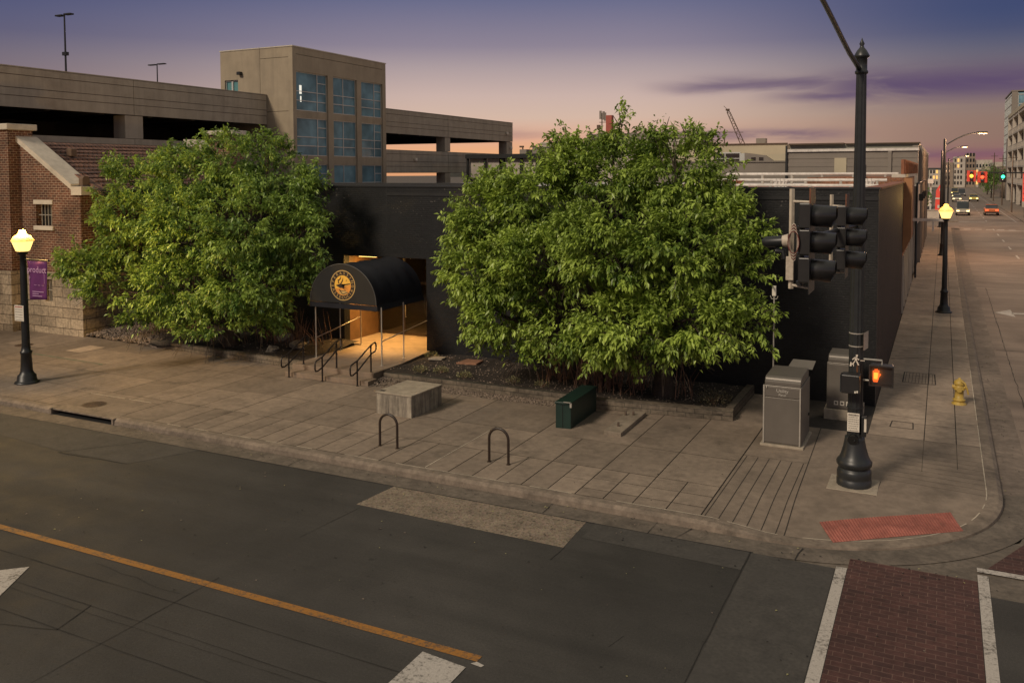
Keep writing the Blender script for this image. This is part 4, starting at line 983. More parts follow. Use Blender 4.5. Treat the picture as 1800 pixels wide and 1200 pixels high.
def big_tree(lobes, bases, label, leaf, dens, suckers, roof_z, shoots=420, low=1.3, hole=None, skirt=None):
    t = thing("maple_tree", bases[0], label, "tree")
    for bi, b in enumerate(bases):
        tr = MB()
        top = (b[0] + rnd.uniform(-.3, .3), b[1] - .3, b[2] + rnd.uniform(1.4, 2.0)); r0 = .30 if bi == 0 else .13
        tr.tube([(b[0], b[1], b[2] - .3), (b[0], b[1], b[2] + .05), (b[0] + .05, b[1] - .08, b[2] + .7), top], [r0 * 1.5, r0 * 1.15, r0 * .9, r0 * .75], 9)
        tr.build("trunk", M["trunk"], t)
    lb = MB(); big = [l for l in lobes if l[3] > .8]
    for li, (x, y, z, rx, rz) in enumerate(lobes):
        b = min(bases, key=lambda q: abs(q[0] - x) + rnd.uniform(0, 1)); s_ = (b[0], b[1] - .3, b[2] + 1.3)
        ry = min(rx, 1.5)
        if rx < .8:
            p = min(big, key=lambda q: (q[0] - x) ** 2 + (q[2] - z) ** 2); s_ = (p[0], p[1], p[2])
        m1 = (s_[0] + (x - s_[0]) * .35 + rnd.uniform(-.2, .2), s_[1] + (y - s_[1]) * .4, s_[2] + (z - s_[2]) * .55)
        rr = .085 if rx >= .8 else .03
        lb.tube([s_, m1, (x, y, z)], [rr, rr * .7, rr * .35], 6)
        for k in range(7 if rx > .8 else 3):
            d = Vector((rnd.gauss(0, 1), rnd.gauss(0, 1) - .3, rnd.gauss(.2, .8))).normalized()
            e_ = Vector((x + d.x * rx * .95, min(y + d.y * ry * .95, 26.9), z + d.z * rz * .95)); s2 = Vector(m1).lerp(Vector((x, y, z)), rnd.uniform(.3, 1))
            md = s2.lerp(e_, .55) + Vector((0, 0, -.08))
            lb.tube([s2, md, e_], [.028, .018, .006], 4, cap=False)
    lb.build("limbs", M["trunk"], t)
    P, Nn, T = [], [], []
    for (x, y, z, rx, rz) in lobes:
        ry = min(rx * .95, 1.55)
        ncl = max(4, int(15 * (rx * rz)))
        for c in range(ncl):
            d = nrs.normal(0, 1, 3); d[1] -= .35; d[2] += .15; d /= np.linalg.norm(d)
            rad = nrs.uniform(.60, 1.0) ** .8
            cc = np.array([x, y, z]) + d * np.array([rx, ry, rz]) * rad
            cr_ = nrs.uniform(.26, .50) * (1 if rx > .8 else .50)
            tone_c = nrs.uniform(.15, 1.0)
            nsp = int(dens * (cr_ / .4) ** 2)
            for s_ in range(nsp):
                dd = nrs.normal(0, 1, 3); dd = dd / np.linalg.norm(dd) * nrs.uniform(.3, 1.05)
                tipp = cc + dd * np.array([cr_ * 1.25, cr_ * 1.1, cr_ * .8])
                tw = dd * .55 + d * .75 + np.array([0, 0, .12]); tw /= np.linalg.norm(tw) + 1e-9
                k = nrs.randint(6, 11); u = nrs.uniform(0, 1, k)
                base = tipp - tw * .24 * u[:, None] + nrs.normal(0, .03, (k, 3))
                P.append(base); Nn.append(np.repeat(tw[None], k, 0)); T.append(np.clip(tone_c + nrs.normal(0, .2, k), 0, 1))
        # inner fill, sparse
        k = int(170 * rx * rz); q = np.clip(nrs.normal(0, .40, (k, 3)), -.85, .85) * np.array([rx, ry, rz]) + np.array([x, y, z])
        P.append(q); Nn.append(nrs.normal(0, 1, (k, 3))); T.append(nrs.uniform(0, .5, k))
    # leafy shoots that break the outline
    cen = np.mean([[l[0], l[1], l[2]] for l in big], 0); sh = MB()
    for i in range(shoots):
        x, y, z, rx, rz = big[nrs.randint(len(big))]
        d = nrs.normal(0, 1, 3); d += (np.array([x, y, z]) - cen) * .45; d[1] = d[1] * .6 - .3; d[2] += .35; d /= np.linalg.norm(d)
        a = np.array([x, y, z]) + d * np.array([rx, min(rx, 1.45), rz]) * .74; Ls = nrs.uniform(.35, .85)
        dirs = d * .8 + np.array([0, 0, .35 if d[2] > 0 else -.05]) + nrs.normal(0, .15, 3); dirs /= np.linalg.norm(dirs)
        if a[1] > 26.6: continue
        e_ = a + dirs * Ls + np.array([0, 0, -.10 * Ls]); m_ = (a + e_) / 2 + np.array([0, 0, .06])
        sh.tube([tuple(a), tuple(m_), tuple(e_)], [.014, .009, .004], 4, cap=False)
        k = int(30 * Ls) + 8; u = nrs.uniform(.1, 1.05, k)
        side = np.cross(dirs, [0, 0, 1.0]); side /= np.linalg.norm(side) + 1e-9
        sg = np.where(nrs.rand(k) < .5, -1, 1)[:, None]
        base = a + (e_ - a) * u[:, None] + np.array([0, 0, .1]) * (u * (1 - u))[:, None] + nrs.normal(0, .025, (k, 3))
        P.append(base); Nn.append(dirs[None] * .6 + side[None] * sg * .8 + nrs.normal(0, .2, (k, 3))); T.append(np.clip(nrs.uniform(.4, .8) + nrs.normal(0, .15, k), 0, 1))
    sh.build("twigs", M["trunk"], t)["kind"] = "stuff"
    P = np.concatenate(P); Nn = np.concatenate(Nn); T = np.concatenate(T)
    Nn /= np.linalg.norm(Nn, axis=1)[:, None]
    bad = (P[:, 1] > 27.15) & (P[:, 2] < roof_z); P[bad, 1] = 27.15 - nrs.uniform(0, .5, bad.sum())
    keep = P[:, 2] > low + (skirt(P[:, 0]) if skirt else 0) + nrs.normal(0, .16, len(P))
    if hole is not None: keep &= ((((P - np.array(hole[0])) / np.array(hole[1])) ** 2).sum(1) > 1) | (nrs.rand(len(P)) < .12)
    P, Nn, T = P[keep], Nn[keep], T[keep]
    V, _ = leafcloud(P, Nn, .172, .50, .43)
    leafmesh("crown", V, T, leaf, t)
    if suckers:
        sk = MB()
        for (x0, x1, y0, y1, n) in suckers:
            for i in range(n):
                x, y = rnd.uniform(x0, x1), rnd.uniform(y0, y1); h = rnd.uniform(.6, 1.6); a, b = rnd.gauss(0, .28), rnd.gauss(-.12, .2)
                sk.tube([(x, y, .3), (x + a * .4, y + b * .4, .35 + h * .5), (x + a, y + b, .35 + h)], [.017, .012, .005], 4, cap=False)
        o = sk.build("sucker_stems", M["twig"], t); o["kind"] = "stuff"
    return t
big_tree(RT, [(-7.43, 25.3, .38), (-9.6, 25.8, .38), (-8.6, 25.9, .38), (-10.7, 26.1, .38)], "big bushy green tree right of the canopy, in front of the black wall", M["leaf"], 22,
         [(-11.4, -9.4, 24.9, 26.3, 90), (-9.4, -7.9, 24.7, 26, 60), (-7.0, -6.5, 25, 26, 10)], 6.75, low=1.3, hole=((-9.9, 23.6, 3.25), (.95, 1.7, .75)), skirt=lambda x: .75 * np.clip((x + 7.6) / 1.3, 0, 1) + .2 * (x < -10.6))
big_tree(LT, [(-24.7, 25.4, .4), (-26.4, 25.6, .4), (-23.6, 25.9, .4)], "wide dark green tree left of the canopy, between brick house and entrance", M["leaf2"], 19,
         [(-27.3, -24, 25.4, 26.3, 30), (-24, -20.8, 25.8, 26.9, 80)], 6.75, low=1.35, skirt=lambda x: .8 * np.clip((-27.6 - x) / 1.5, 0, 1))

# ================================================================== pavement furniture
def block():
    t = thing("concrete_block", (-13.7, 21.5, .15), "large low weathered concrete block on the pavement before the gravel strip", "concrete block")
    MB().prism([(-14.44, 20.45), (-13.24, 20.43), (-13.16, 21.95), (-14.36, 21.97)], .10, .74).build("body", M["streak"], t, bevel=.012)
    MB().prism([(-14.46, 20.43), (-13.22, 20.41), (-13.14, 21.97), (-14.38, 21.99)], .742, .79).build("lid", M["block"], t, bevel=.012)
    MB().box(-14.38, -14.22, 20.52, 20.64, .790, .796).build("lifting_plate", M["crack"], t)
block()
for (x0, x1, y, lab) in ((-12.61, -12.09, 18.0, "brown hoop bike rack in front of the concrete block"), (-9.56, -9.05, 18.12, "brown hoop bike rack nearer the green cabinet")):
    t = thing("bike_rack", ((x0 + x1) / 2, y, .15), lab, "bike rack", "hoop bike racks on the pavement")
    r = (x1 - x0) / 2; cx = (x0 + x1) / 2; zt = .98 - r
    pth = [(x0, y, .15), (x0, y, zt)] + [(cx - r * math.cos(a), y, zt + r * math.sin(a)) for a in np.linspace(0, math.pi, 15)[1:-1]] + [(x1, y, zt), (x1, y, .15)]
    MB().tube(pth, .032, 12, ref=(0, 1, 0)).build("hoop", M["bronze"], t)
    for x in (x0, x1): MB().lathe((x, y, .15), [(.055, 0), (.055, .006)], 14).build("foot_collar", M["bronze"], t)
t = thing("utility_cabinet", (-9.05, 22.6, .15), "dark green metal utility cabinet standing against the planter edging", "utility cabinet")
MB().prism([(-9.24, 21.36), (-8.82, 21.42), (-8.85, 23.42), (-9.27, 23.36)], .12, .80).build("body", M["green"], t, bevel=.012)
MB().prism([(-9.26, 21.33), (-8.80, 21.39), (-8.83, 23.44), (-9.29, 23.38)], .802, .87).build("lid", M["green"], t, bevel=.015)
MB().quad((-9.05, 21.382, .16), (-9.035, 21.384, .16), (-9.035, 21.384, .79), (-9.05, 21.382, .79)).build("seam", M["black"], t)
MB().box(-9.0, -8.80, 21.33, 21.38, .872, .884).box(-8.83, -8.78, 21.36, 21.40, .74, .86).build("latch", M["steel"], t)
t = thing("equipment_plinth", (-7.6, 22.6, .15), "bare low concrete plinth with two anchor bolts right of the green cabinet", "plinth")
MB().prism([(-7.87, 21.38), (-7.38, 21.33), (-7.40, 23.55), (-7.92, 23.6)], .10, .25).build("slab", plain("brown_grey_concrete", (0.235, 0.192, 0.145), 0.85, var=.3, scale=6, dirt=((.10, .08, .06), 3, .7)), t, bevel=.01)
for x, y in ((-7.65, 21.9), (-7.63, 23.1), (-7.82, 23.0)): MB().lathe((x, y, .25), [(.03, 0), (.03, .10), (.018, .11)], 8).build("anchor_bolt", M["manhole"], t)

def cab(x0, x1, y0, y1, z0, z1, label, first):
    t = thing("control_cabinet", ((x0 + x1) / 2, (y0 + y1) / 2, .15), label, "control cabinet", "metal control cabinets at the corner")
    MB().box(x0 - .06, x1 + .06, y0 - .08, y1 + .06, .10, z0).build("plinth", M["block"], t, bevel=.01)
    MB().box(x0, x1, y0, y1, z0, z1).build("body", M["cabinet"], t, bevel=.018)
    cap = [(y0 + .02, z1 + .002), (y0 + .02, z1 + .10), (y0 + .07, z1 + .13), (y0 + .09, z1 + .17), (y0 + .16, z1 + .21), (y1 - .1, z1 + .23), (y1 - .02, z1 + .15), (y1 - .02, z1 + .002)]
    MB().prof_x(cap[::-1], x0 + .03, x1 - .03).build("hood", M["cabinet"], t, bevel=.012)
    d = MB().box(x0 + .04, x1 - .06, y0 - .022, y0 - .002, z0 + .04, z1 - .30 if first else z1 - .04)
    dd = d.build("door", M["cabinet"], t, bevel=.008)
    if first:
        MB().box(x0 + .04, x1 - .06, y0 - .020, y0 - .002, z1 - .28, z1 - .03).build("name_panel", M["cabinet"], t, bevel=.008)
        mb = MB()
        text_mb(mb, "Utility", .12, lambda x, y, z: ((x0 + x1) / 2 + x, y0 - .022 - z, z1 - .12 + y)); text_mb(mb, "Panel", .085, lambda x, y, z: ((x0 + x1) / 2 + x, y0 - .022 - z, z1 - .22 + y))
        mb.build("lettering", plain("pale_grey_ink", (.50, .47, .42), .6, bump=0), t)
        MB().box(x1 + .001, x1 + .03, y1 - .25, y1 - .15, .7, .76).build("side_latch", M["black_iron"], dd)
        MB().tube([(x0 + .09, y0 - .022, z1 - .02), (x0 + .09, y0 - .05, z1 - .02), (x0 + .09, y0 - .05, z1 - .07)], .012, 6).build("hinge", M["steel"], dd)
        MB().box(x1 - .055, x1 - .02, y0 - .03, y0 - .001, z0 + .01, z1).box(x0 - .001, x0 + .035, y0 - .03, y0 - .001, z0 + .01, z1).build("corner_strip", M["steel"], t)
        MB().quad((x0 + .35, y1 + .05, z1 + .16), (x1 + .05, y1 + .05, z1 + .16), (x1 + .1, y1 + .35, z1 + .34), (x0 + .45, y1 + .35, z1 + .34)).box(x0 + .35, x1 - .1, y1 - .01, y1 + .1, z1 + .05, z1 + .158).build("rear_flap", M["cabinet"], t)
    else:
        mb = MB()
        for i in range(4): mb.box(x0 + .20 + .16 * i, x0 + .31 + .16 * i, y0 - .028, y0 - .023, z0 + .12, z0 + .24)
        mb.build("sticker", M["plate"], t)
        mb = MB()
        for i in range(4): mb.box(x0 + .225 + .16 * i, x0 + .285 + .16 * i, y0 - .030, y0 - .0285, z0 + .15, z0 + .21)
        mb.build("sticker_print", M["ink"], t)
        MB().box(x0 + .02, x1, y0 - .03, y0 - .001, z0 - .035, z0 - .001).build("base_strip", plain("yellow_strip", (.45, .30, .05), .6), t)
cab(-3.95, -3.02, 22.3, 23.75, .20, 1.68, "nearer metal cabinet, lettered on its door, beside the thin mast", True)
cab(-2.80, -1.95, 25.55, 26.6, .42, 1.72, "farther metal cabinet with a row of small stickers, partly behind the pole", False)
t = thing("antenna_mast", (-4.0, 24.0, .15), "thin steel antenna mast rising behind the nearer metal cabinet", "antenna")
MB().tube([(-4.0, 24.0, .15), (-4.0, 24.0, 3.72)], .020, 8).build("mast", M["steel"], t)
MB().box(-4.05, -3.95, 23.95, 24.05, 3.70, 3.97).build("antenna_head", M["plate"], t, bevel=.01)
MB().tube([(-4.10, 24.0, 3.70), (-4.07, 24.0, 3.62), (-3.93, 24.0, 3.62), (-3.90, 24.0, 3.70)], .012, 5).build("bracket", M["steel"], t)

# fire hydrant
hx, hy = .56, 28.75
t = thing("fire_hydrant", (hx, hy, .15), "stubby yellow fire hydrant standing by the side street kerb", "fire hydrant")
MB().lathe((hx, hy, .15), [(.20, 0), (.20, .035), (.155, .045), (.15, .11), (.175, .115), (.175, .15), (.125, .16), (.118, .42), (.15, .425), (.15, .46), (.125, .47), (.125, .60)], 20).build("barrel", M["hydrant"], t)
MB().lathe((hx, hy, .75), [(.150, -.01), (.155, .03), (.13, .09), (.07, .13), (.035, .14), (.035, .18), (.0, .185)], 20).build("bonnet", M["hydrant"], t)
for a in (-1, 1): MB().tube([(hx + a * .10, hy, .66), (hx + a * .19, hy, .66)], .055, 10).build("side_outlet", M["hydrant"], t)
MB().tube([(hx, hy - .08, .60), (hx, hy - .19, .60)], .07, 12).build("front_outlet", M["hydrant"], t)
MB().tube([(hx + .05, hy - .14, .86), (hx + .14, hy - .19, .82), (hx + .20, hy - .21, .66), (hx + .235, hy - .20, .50)], .026, 6).build("hanging_strap", M["hydrant"], t)

# ------------------------------------------------------------------ street lamps
def street_lamp(x, y, h, lit, label, group):
    t = thing("street_lamp", (x, y, .15), label, "street lamp", group)
    MB().lathe((x, y, .15), [(.38, 0), (.38, .05), (.33, .07), (.30, .10), (.28, .26), (.22, .32), (.185, .42), (.16, .95), (.185, .99), (.185, 1.05), (.14, 1.08), (.135, 1.2)], 16, flute=.03).build("base", M["black_iron"], t)
    MB().lathe((x, y, .15), [(.125, 1.2), (.10, h - .9), (.09, h - .52), (.14, h - .50), (.16, h - .44), (.20, h - .40)], 16, flute=.05).build("pole", M["black_iron"], t)
    z = h - .25
    MB().lathe((x, y, z), [(.17, 0), (.21, .02), (.315, .30), (.325, .33)], 8, smooth=False).build("lantern_glass", M["lamp_glow"], t)
    MB().lathe((x, y, z), [(.345, .335), (.345, .365), (.26, .49), (.13, .58), (.10, .68), (.085, .70)], 16).build("lantern_cap", M["lamp_cap"], t)
    lamp("lantern_light", (x, y - .0, z + 1.05), lit, (1.0, .60, .18), .3, t)
    lamp("lantern_light", (x, y, z - .14), lit * .03, (1.0, .60, .18), .15, t)
    return t
street_lamp(-27.0, 18.5, 4.75, 1150, "black street lamp lit amber, with a purple banner on its pole", None)
street_lamp(.16, 47.4, 5.0, 90, "black street lamp lit amber on the side street pavement", None)
t = thing("pole_banner", (-26.3, 18.5, 2.9), "purple cloth banner with pale lettering hung from the street lamp pole", "banner")
mb = MB(); bx0, bx1 = -26.78, -25.84
n = 12
vs_ = []
for j in range(n + 1):
    z = 4.20 - 1.28 * j / n
    for i in range(9):
        x = bx0 + (bx1 - bx0) * i / 8 + .05 * (j / n) * (1 - i / 8) * 2; vs_.append((x, 18.5 + .02 * math.sin(i * .9 + j * .4), z + (.06 * i / 8) * (j / n)))
mb.add(vs_, [(j * 9 + i, j * 9 + i + 1, (j + 1) * 9 + i + 1, (j + 1) * 9 + i) for j in range(n) for i in range(8)], 0, True)
bo = mb.build("cloth", M["purple"], t)
so = bo.modifiers.new("solid", "SOLIDIFY"); so.thickness = .006
MB().tube([(-26.9, 18.5, 4.24), (-25.76, 18.5, 4.24)], .025, 8).lathe((-25.74, 18.5, 4.20), [(.0, 0), (.045, .04), (.0, .09)], 10).build("arm", M["black_iron"], t)
MB().tube([(-26.9, 18.5, 2.92), (-26.72, 18.5, 2.92)], .015, 6).build("lower_arm", M["black_iron"], t)
mb = MB(); bs = lambda x, y, z: (-26.30 + x, 18.47 - z, 3.92 + y)
text_mb(mb, "product", .29, bs); text_mb(mb, "p", .16, lambda x, y, z: (-26.66 + x, 18.47 - z, 3.68 + y)); text_mb(mb, "j", .16, lambda x, y, z: (-26.66 + x, 18.47 - z, 3.52 + y))
for i, (a, b) in enumerate(((-.26, .30), (-.26, .05), (-.26, .22))): mb.box(-26.28 + a, -26.28 + b, 18.468, 18.471, 3.20 - .07 * i, 3.222 - .07 * i)
for a in (-.16, .02, .2): mb.box(-26.28 + a, -26.28 + a + .12, 18.468, 18.471, 3.42, 3.43)
mb.box(-25.94, -25.932, 18.468, 18.471, 3.5, 4.0)
mb.build("lettering", M["lilac"], t)
def plaque(x, y, z, w, h, label, rows, nm="sign_plaque", cat="sign", red=None):
    t = thing(nm, (x, y, z), label, cat)
    MB().box(x - w / 2, x + w / 2, y - .012, y, z - h / 2, z + h / 2).build("face", M["plate"], t, bevel=.006)
    mb = MB()
    for i in range(rows):
        zz = z + h * .40 - h * .82 * (i / max(1, rows - 1)); hh = h * (.075 if i == 0 else .03)
        q = -w * .4
        while q < w * .36:
            ww = rnd.uniform(.05, .16) * w; 
            mb.box(x + q, x + min(q + ww, w * .42), y - .0145, y - .0125, zz - hh / 2, zz + hh / 2, mi=1 if (red and i == 0) else 0); q += ww + .03 * w
    mb.build("print", [M["ink"], M["redink"]], t)
    return t
plaque(-27.03, 18.33, 2.48, .46, .52, "white notice plate with a red heading on the left street lamp pole", 6, red=True)

# cobra-head lamps along the side street
def cobra(x, y, h, reach, label, lit=30):
    t = thing("roadway_lamp", (x, y, .15), label, "street light", "arched street lights along the side street")
    MB().lathe((x, y, .15), [(.34, 0), (.34, .08), (.24, .15), (.20, .9), (.22, .95), (.16, 1.0), (.15, 2.2), (.10, h)], 12).build("pole", M["black_iron"], t)
    pth = [(x, y, h - .4)] + [(x + reach * q, y, h - .4 + 1.0 * math.sin(q * math.pi / 2)) for q in (.15, .35, .6, .85, 1.0)]
    MB().tube(pth, .05, 8).build("arm", M["black_iron"], t)
    hx_ = x + reach; MB().cbox((hx_ + .35, y, h + .62), (.8, .34, .14)).build("head", M["black_iron"], t, bevel=.04)
    MB().cbox((hx_ + .42, y, h + .535), (.62, .30, .06)).build("lens", M["lamp_glow2"], t, bevel=.02)
    lamp("road_light", (hx_ + .42, y, h + .3), 2600, (1.0, .56, .30), .3, t)
cobra(.06, 79.9, 9.55, 2.3, "nearest arched roadway light, behind the lit amber lamp")
cobra(-.2, 121, 9.5, 2.1, "middle arched roadway light down the side street")
cobra(.8, 170, 9.2, 2.4, "farthest arched roadway light beyond the cross street")

# ================================================================== corner signal pole and what hangs on it
px_, py_ = -1.62, 20.25
t = thing("signal_pole", (px_, py_, .15), "tall fluted black signal pole with bell shaped base on the street corner", "signal pole")
MB().box(px_ - .52, px_ + .50, py_ - .50, py_ + .50, .10, .162).build("footing", M["block"], t, bevel=.01)
MB().lathe((px_, py_, .162), [(.365, 0), (.365, .14), (.345, .16), (.36, .19), (.36, .30), (.335, .36), (.30, .38), (.33, .40), (.37, .46), (.375, .52), (.33, .57), (.29, .66), (.24, .84), (.21, 1.00), (.205, 1.06), (.17, 1.08)], 16, flute=.0).build("base", M["pole_iron"], t)
MB().lathe((px_, py_, .15), [(.165, 1.08), (.155, 2.0), (.150, 3.1), (.125, 6.2), (.105, 8.95)], 24, flute=.10, smooth=False).build("shaft", M["pole_iron"], t)
MB().lathe((px_, py_, 9.1), [(.12, 0), (.135, .02), (.135, .06), (.115, .08), (.115, .34), (.16, .36), (.16, .39), (.10, .50), (.05, .56), (.035, .60), (.055, .64), (.02, .72), (.0, .78)], 16).build("finial", M["pole_iron"], t)
MB().tube([(px_ - .05, py_, 9.22), (px_ - .07, 19.6, 9.28), (px_ - .10, 18.6, 9.36), (px_ - .10, 17.2, 9.45), (px_ - .09, 15.8, 9.53), (px_ - .09, 14.4, 9.62), (px_ - .08, 12.5, 9.68), (px_ - .05, 4, 9.75)], [.052, .050, .047, .044, .042, .040, .037, .035], 10).build("mast_arm", M["pole_iron"], t)
for z in (3.22, 3.50): MB().lathe((px_, py_, z), [(.158, 0), (.158, .022)], 24).build("steel_band", M["steel"], t)
MB().lathe((px_, py_, 1.86), [(.172, 0), (.172, .03)], 24).build("collar", M["pole_iron"], t)
MB().box(px_ + .14, px_ + .24, py_ - .18, py_ - .05, 1.28, 1.72).build("control_box", M["black_iron"], t, bevel=.01)
MB().box(px_ + .20, px_ + .245, py_ - .20, py_ - .182, 1.40, 1.68).build("box_face", M["plate"], t)
MB().tube([(px_ - .02, py_ - .16, 1.22), (px_ - .02, py_ - .25, 1.20)], .11, 14).lathe((px_ + .02, py_ - .25, 1.17), [(.0, 0), (.03, .02), (.0, .05)], 8).build("push_button", M["black_iron"], t)
# bracket that carries the two heads out over the road
MB().tube([(px_ - .05, py_ - .1, 5.86), (-1.84, 18.4, 5.86), (-2.02, 14.5, 5.92)], .045, 8).build("signal_bracket", M["black_iron"], t)
# walking figure sticker, flat on the pole
mb = MB(); q = lambda x, z: (px_ - .01 + x, py_ - .165, 2.94 + z)
for pts in ([(.02, .17), (.06, .19), (.09, .16), (.07, .12), (.03, .12)], [(0, .11), (.07, .11), (.06, -.02), (-.01, -.02)], [(-.01, -.02), (.03, 0), (-.06, -.15), (-.11, -.15)], [(.02, -.01), (.06, -.01), (.13, -.15), (.09, -.16)], [(0, .11), (.02, .08), (-.07, .0), (-.09, .03)], [(.06, .10), (.08, .07), (.13, .03), (.11, .01), (.04, .06)],
            [(-.16, -.20), (-.10, -.20), (-.10, -.08), (-.13, -.06)], [(-.05, -.20), (-.03, -.20), (-.03, -.12), (-.05, -.12)]):
    mb.add([q(a * .68, b * .68) for a, b in pts], [tuple(range(len(pts)))])
for i in range(4): mb.box(px_ + .10 + .022 * i, px_ + .115 + .022 * i, py_ - .150, py_ - .145, 2.93, 2.95)
mb.build("walk_sticker", M["plate"], t)
plaque(px_ - .02, py_ - .168, 1.575, .25, .41, "white instruction plate on the signal pole above the push button", 8, "instruction_plate")
t = thing("side_sign", (px_ + .17, py_, 3.33), "narrow white sign banded edge-on to the right side of the signal pole", "sign")
MB().quad((px_ + .15, py_ - .16, 3.16), (px_ + .225, py_ + .10, 3.18), (px_ + .225, py_ + .10, 3.56), (px_ + .15, py_ - .16, 3.54)).quad((px_ + .157, py_ - .16, 3.54), (px_ + .232, py_ + .10, 3.56), (px_ + .232, py_ + .10, 3.18), (px_ + .157, py_ - .16, 3.16)).build("face", M["offwhite"], t)
mb = MB()
for i in range(3): mb.quad((px_ + .175, py_ - .10, 3.24 + .09 * i), (px_ + .212, py_ + .06, 3.25 + .09 * i), (px_ + .212, py_ + .06, 3.28 + .09 * i), (px_ + .175, py_ - .10, 3.27 + .09 * i))
mb.v = [(x - .004, y - .003, z) for x, y, z in mb.v]
mb.build("print", M["redink"], t)

def signal(x, y, zc, label, full):
    """three section head facing the side street (towards +x)"""
    t = thing("traffic_signal", (x, y, zc - .75), label, "traffic signal", "traffic signals on the corner pole")
    zs = (zc + .42, zc, zc - .44)
    for z in zs:
        MB().cbox((x - .10, y, z), (.18, .36, .40)).build("housing", M["signal_black"], t, bevel=.02)
        mb = MB(); N_ = 20; r = .172
        A = [math.radians(a) for a in np.linspace(-75, 255, N_)]
        L_ = .36
        vs_, fs_ = [], []
        for a in A:
            dr = .035 * max(0, -math.sin(a)) / .87
            for rr in (r, r - .008):
                vs_ += [(x + .005, y + rr * math.cos(a), z + rr * math.sin(a)), (x + L_ - dr * 2, y + rr * math.cos(a), z + rr * math.sin(a) - .018)]
        for i in range(N_ - 1):
            b = i * 4
            fs_ += [(b, b + 1, b + 5, b + 4), (b + 2, b + 6, b + 7, b + 3), (b + 1, b + 3, b + 7, b + 5)]
        mb.add(vs_, fs_, 0, True)
        mb.build("visor", M["signal_black"], t)
        lp = MB(); lp.add([(x + .002, y + .15 * math.cos(a), z + .15 * math.sin(a)) for a in np.linspace(0, 2 * math.pi, 20, endpoint=False)], [tuple(range(20))])
        lp.build("lens", M["dark_glass"], t)
    MB().box(x - .012, x + .0, y - .33, y + .33, zc - .80, zc + .86).build("backplate", M["signal_black"], t)
    MB().box(x - .011, x + .004, y - .335, y - .26, zc + .62, zc + .86).build("plate_edge", M["rust"], t)
    for z in (zc + .22, zc - .21, zc - .66): MB().cbox((x - .18, y, z), (.10, .16, .06)).build("clamp", M["black_iron"], t)
    tx = x - .32
    if full:
        MB().tube([(tx, y, zc - .76), (tx, y, zc + .84)], .040, 4, smooth=False).build("bracket_tube", M["offwhite"], t)
        MB().tube([(tx, y, zc + .64), (x - .0, y, zc + .63)], .022, 8).tube([(tx, y, zc - .70), (x, y, zc - .74)], .022, 8).build("bracket_arm", M["offwhite"], t)
        MB().box(tx - .07, tx + .05, y - .09, y - .02, zc - .62, zc - .24).build("junction_box", M["offwhite"], t, bevel=.012)
        s_ = MB().tube([(tx - .44, y - .05, zc - .03), (tx - .38, y - .05, zc - .02), (tx - .13, y - .05, zc)], [.05, .088, .095], 14)
        so = s_.build("sensor_body", M["black_iron"], t)
        MB().tube([(tx - .13, y - .05, zc), (tx - .02, y - .06, zc + .02)], [.09, .105], 16).build("sensor_ring", M["offwhite"], so)
        MB().tube([(tx - .24, y - .05, zc - .16), (tx - .12, y - .05, zc - .16), (tx - .1, y - .05, zc - .28)], .05, 8).build("sensor_mount", M["black_iron"], so)
        co = MB()
        for i in range(6):
            rx, rz_ = .055 + .006 * i, .30 - .025 * i
            co.tube([(tx + .065 + rx * math.cos(a), y - .20 - .006 * i, zc + .0 + rz_ * math.sin(a)) for a in np.linspace(0, 2 * math.pi, 17)], .008, 5, mi=i % 2)
        co.build("cable_coil", [M["offwhite"], plain("maroon_cable", (.13, .025, .02), .6)], t)
    else:
        MB().tube([(tx + .02, y, zc - .78), (tx + .02, y, zc + .84)], .035, 4, smooth=False).build("bracket_tube", M["offwhite"], t)
        MB().tube([(tx + .02, y, zc + .62), (x, y, zc + .60)], .022, 8).tube([(tx + .02, y, zc - .70), (x, y, zc - .70)], .022, 8).build("bracket_arm", M["offwhite"], t)
signal(-1.84, 14.5, 5.90, "nearer black traffic signal with white bracket tube and coiled cable", True)
signal(-1.68, 18.4, 5.72, "farther black traffic signal right against the corner pole", False)
t = thing("pedestrian_signal", (-1.10, 20.2, 2.44), "black pedestrian signal showing a lit orange hand", "crossing signal")
MB().box(-1.34, -.86, 20.12, 20.40, 2.43, 2.86).build("housing", M["signal_black"], t, bevel=.03)
fr = MB().box(-1.345, -.855, 20.04, 20.118, 2.84, 2.87).box(-1.345, -.855, 20.04, 20.118, 2.42, 2.45).box(-1.345, -1.315, 20.04, 20.118, 2.452, 2.838).box(-.885, -.855, 20.04, 20.118, 2.452, 2.838)
fr.build("visor_frame", M["signal_black"], t)
MB().tube([(px_ + .1, py_, 2.95), (-1.10, 20.25, 2.95), (-1.10, 20.25, 2.86)], .022, 8).tube([(px_ + .1, py_, 2.49), (-1.3, 20.25, 2.49)], .022, 8).build("bracket", M["steel"], t)
hc = (-1.205, 2.645)
hand = MB(); hcore = MB()
def hp_(mb, pts, y): mb.add([(hc[0] + a, y, hc[1] + b) for a, b in pts], [tuple(range(len(pts)))])
hp_(hand, [(-.065, -.10), (.045, -.10), (.060, -.02), (.065, .05), (-.065, .05)], 20.116)
for i, h in enumerate((.10, .135, .14, .115)): hp_(hand, [(-.065 + .034 * i, .04), (-.039 + .034 * i, .04), (-.039 + .034 * i, h), (-.065 + .034 * i, h)], 20.114)
hp_(hand, [(.05, -.05), (.10, .02), (.09, .045), (.05, .02)], 20.115)
hp_(hand, [(-.05, -.145), (.03, -.145), (.045, -.10), (-.065, -.10)], 20.117)
hand.build("lit_hand", M["hand"], t)
hp_(hcore, [(-.045, -.08), (.03, -.08), (.04, .06), (-.045, .06)], 20.110); hcore.build("lit_palm", M["hand_core"], t)
